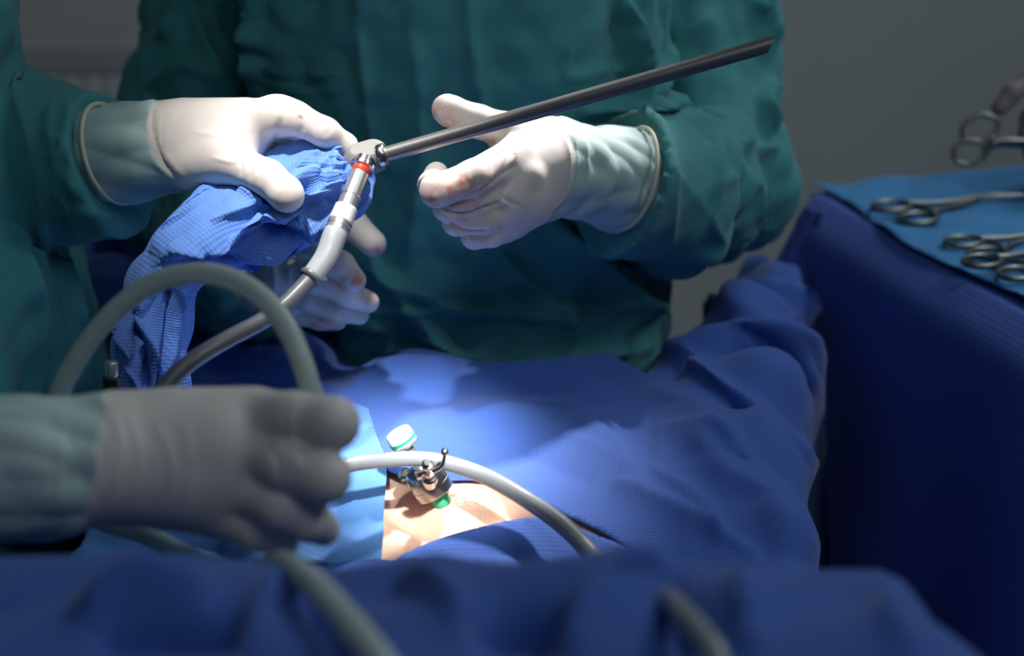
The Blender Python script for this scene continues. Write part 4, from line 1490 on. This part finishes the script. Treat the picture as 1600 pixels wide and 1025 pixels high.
def axp(px, py):
    """point of the port's axis seen near a pixel"""
    f = ((px - 620) * 79 + (py - 674) * 124) / (79.0 ** 2 + 124 ** 2)
    return t0 + (t1 - t0) * f


lathe('cap', t0, t1, [(0, .0050), (0.0003, .0072), (.0012, .0080), (.0082, .0082), (.0086, .0078)], M['white_plastic'], tr)
lathe('seal_ring', t0 + ta * 0.0052, t1, [(0, .0080), (.0002, .00835), (.0022, .00835), (.0024, .0080)], M['green'], tr)
lathe('cap_base', t0 + ta * 0.0084, t1, [(0, .0079), (.0003, .0082), (.0016, .0082), (.0020, .0070), (.0024, .0035)], M['steel'], tr)
b0 = axp(655, 732)
b1 = axp(681, 775)
ba_ = ta; Lb = np.linalg.norm(b1 - b0)
lathe('neck', t0 + ta * 0.009, t1, [(0, .0036), (np.linalg.norm(b0 - t0) - 0.007, .0036)], M['steel'], tr)
lathe('housing', b0, b1, [(-.0016, .004), (-.0012, .0088), (0.0004, .0108), (.002, .0114), (Lb * .55, .0118), (Lb * .55 + .0002, .0115), (Lb * .55 + .0006, .0115),
                          (Lb * .55 + .0008, .0118), (Lb - .0030, .0118), (Lb - .0022, .0116), (Lb, .0070), (Lb + .0002, .005)], M['housing'], tr, 56)
lathe('side_latch', W(630, 745, 1.018), W(642, 735, 1.010), [(0, .003), (.001, .0040), (.005, .0040), (.006, .003)], M['dark_steel'], tr, 24)
lathe('cannula_ring', b1 - ta * 0.0006, t1, [(0, .0054), (.0004, .0056), (.0066, .0056), (.0070, .0054)], M['green'], tr)
lathe('cannula', b1, t1, [(0, .0050), (.034, .0048)], M['steel'], tr)
# stopcock
s0 = W(672, 756, 0.9970); s1 = W(668, 722, 0.9670)
lathe('stopcock', s0, s1, [(0, .0040), (.006, .0040), (.0064, .0048), (.0110, .0048), (.0118, .0029), (.0185, .0029), (.0187, .0018)], M['chrome'], tr)
lathe('outlet', W(668, 728, 0.9720), W(668, 721, 0.9655), [(0, .0029), (.0003, .0035), (.0020, .0035), (.0024, .0028)], M['chrome'], tr)
lathe('outlet_bore', W(668, 722.6, 0.9665), W(668, 720, 0.9640), [(0, .0018), (.0007, .0019)], M['black'], tr)
lathe('tap_nut', W(650, 744, 0.9830), W(662, 739, 0.9830), [(0, .0024), (.0005, .0030), (.0030, .0030), (.0034, .0020), (.007, .0018)], M['chrome'], tr, 8)
tube('lever', [W(676, 737, 0.9720), W(684, 733, 0.9710), W(691, 727, 0.9700), W(694, 716, 0.9690), W(695, 708, 0.9690)], [.0014, .0013, .0011, .0011, .0012], M['chrome'], tr, 14)
lathe('lever_knob', W(694.5, 711, 0.9690), W(694.5, 700, 0.9670), [(0, .0010), (.0006, .0019), (.0016, .0023), (.0026, .0023), (.0036, .0016), (.0040, .0004)], M['chrome'], tr, 24)

# ------------------------------------------------------------------ nurse at the right edge holding scissors
nur = empty('person', (0.86, 1.62, 0.0))
tag(nur, 'shaded gloved hand of a person at the right edge, holding a ring-handled instrument', 'person')
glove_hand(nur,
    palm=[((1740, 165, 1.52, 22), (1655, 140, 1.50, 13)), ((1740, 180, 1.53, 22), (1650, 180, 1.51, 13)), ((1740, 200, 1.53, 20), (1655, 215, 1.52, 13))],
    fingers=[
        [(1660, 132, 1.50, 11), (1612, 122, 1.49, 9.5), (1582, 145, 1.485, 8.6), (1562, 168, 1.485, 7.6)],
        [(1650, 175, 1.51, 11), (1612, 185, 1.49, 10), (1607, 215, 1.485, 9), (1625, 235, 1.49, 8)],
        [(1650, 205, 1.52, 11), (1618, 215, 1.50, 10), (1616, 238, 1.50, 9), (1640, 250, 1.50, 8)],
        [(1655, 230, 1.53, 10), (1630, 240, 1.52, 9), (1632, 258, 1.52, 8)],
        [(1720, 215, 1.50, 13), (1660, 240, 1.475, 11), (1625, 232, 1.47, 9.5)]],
    cuffline=[[(1740, 180, 1.53, 25), (1860, 190, 1.56, 32)]], h=0.002, mat='shaded_glove')


def torso_nur(X, D):
    z = X[2]
    q = (np.abs((X[0] - 0.95) / 0.15) ** 2.4 + np.abs((X[1] - 1.75) / 0.19) ** 2.4) ** (1 / 2.4)
    T = np.maximum((q - 1) * 0.14, z - 1.48)
    return smin(D, np.maximum(T, 0.32 - z), 0.03)


gown_mesh(nur, [(W(1850, 190, 1.555), np.array([0.80, 1.62, 1.18]), 0.042, 0.05), (np.array([0.80, 1.62, 1.18]), np.array([0.92, 1.62, 1.40]), 0.05, 0.06)], [], [],
          (0.56, 1.48, 0.3), (1.18, 2.0, 1.56), 0.006, 0.03, (5, 0.01), 33, extra=torso_nur)

sc = empty('surgical_scissors', tuple(W(1545, 222, 1.48)))
tag(sc, 'ring-handled steel instrument held up by the gloved hand at the right edge', 'scissors')
dd = 1.478


def ring(cx, cy, rx, ry, rot):
    pts = []
    for t in np.linspace(0, 2 * math.pi, 41)[:-1]:
        x, y = rx * math.cos(t), ry * math.sin(t)
        pts.append(W(cx + x * math.cos(rot) - y * math.sin(rot), cy + x * math.sin(rot) + y * math.cos(rot), dd))
    pts.append(pts[0])
    V, f = tube_geo(np.array(pts), 0.0022, 14, False)
    return mesh('finger_ring', V, f, M['dark_steel'], sc)


ring(1531, 201, 29, 20, -0.35)
ring(1514, 238, 25, 19, -0.25)
tube('shank', [W(1553, 212, dd), W(1550, 222, dd + 0.001), W(1570, 224, dd + 0.001), W(1640, 228, dd + 0.01), W(1700, 232, dd + 0.015)], [.0024, .0040, .0040, .0030, .002], M['dark_steel'], sc, 14)
tube('shank', [W(1534, 250, dd), W(1545, 232, dd), W(1556, 222, dd - 0.001), W(1600, 221, dd), W(1640, 225, dd + 0.01), W(1700, 229, dd + 0.015)], [.0022, .0034, .0040, .0030, .0026, .0018], M['dark_steel'], sc, 14)
tube('ratchet', [W(1536, 222, dd), W(1552, 224, dd), W(1560, 218, dd)], [.002, .0046, .003], M['dark_steel'], sc, 12)
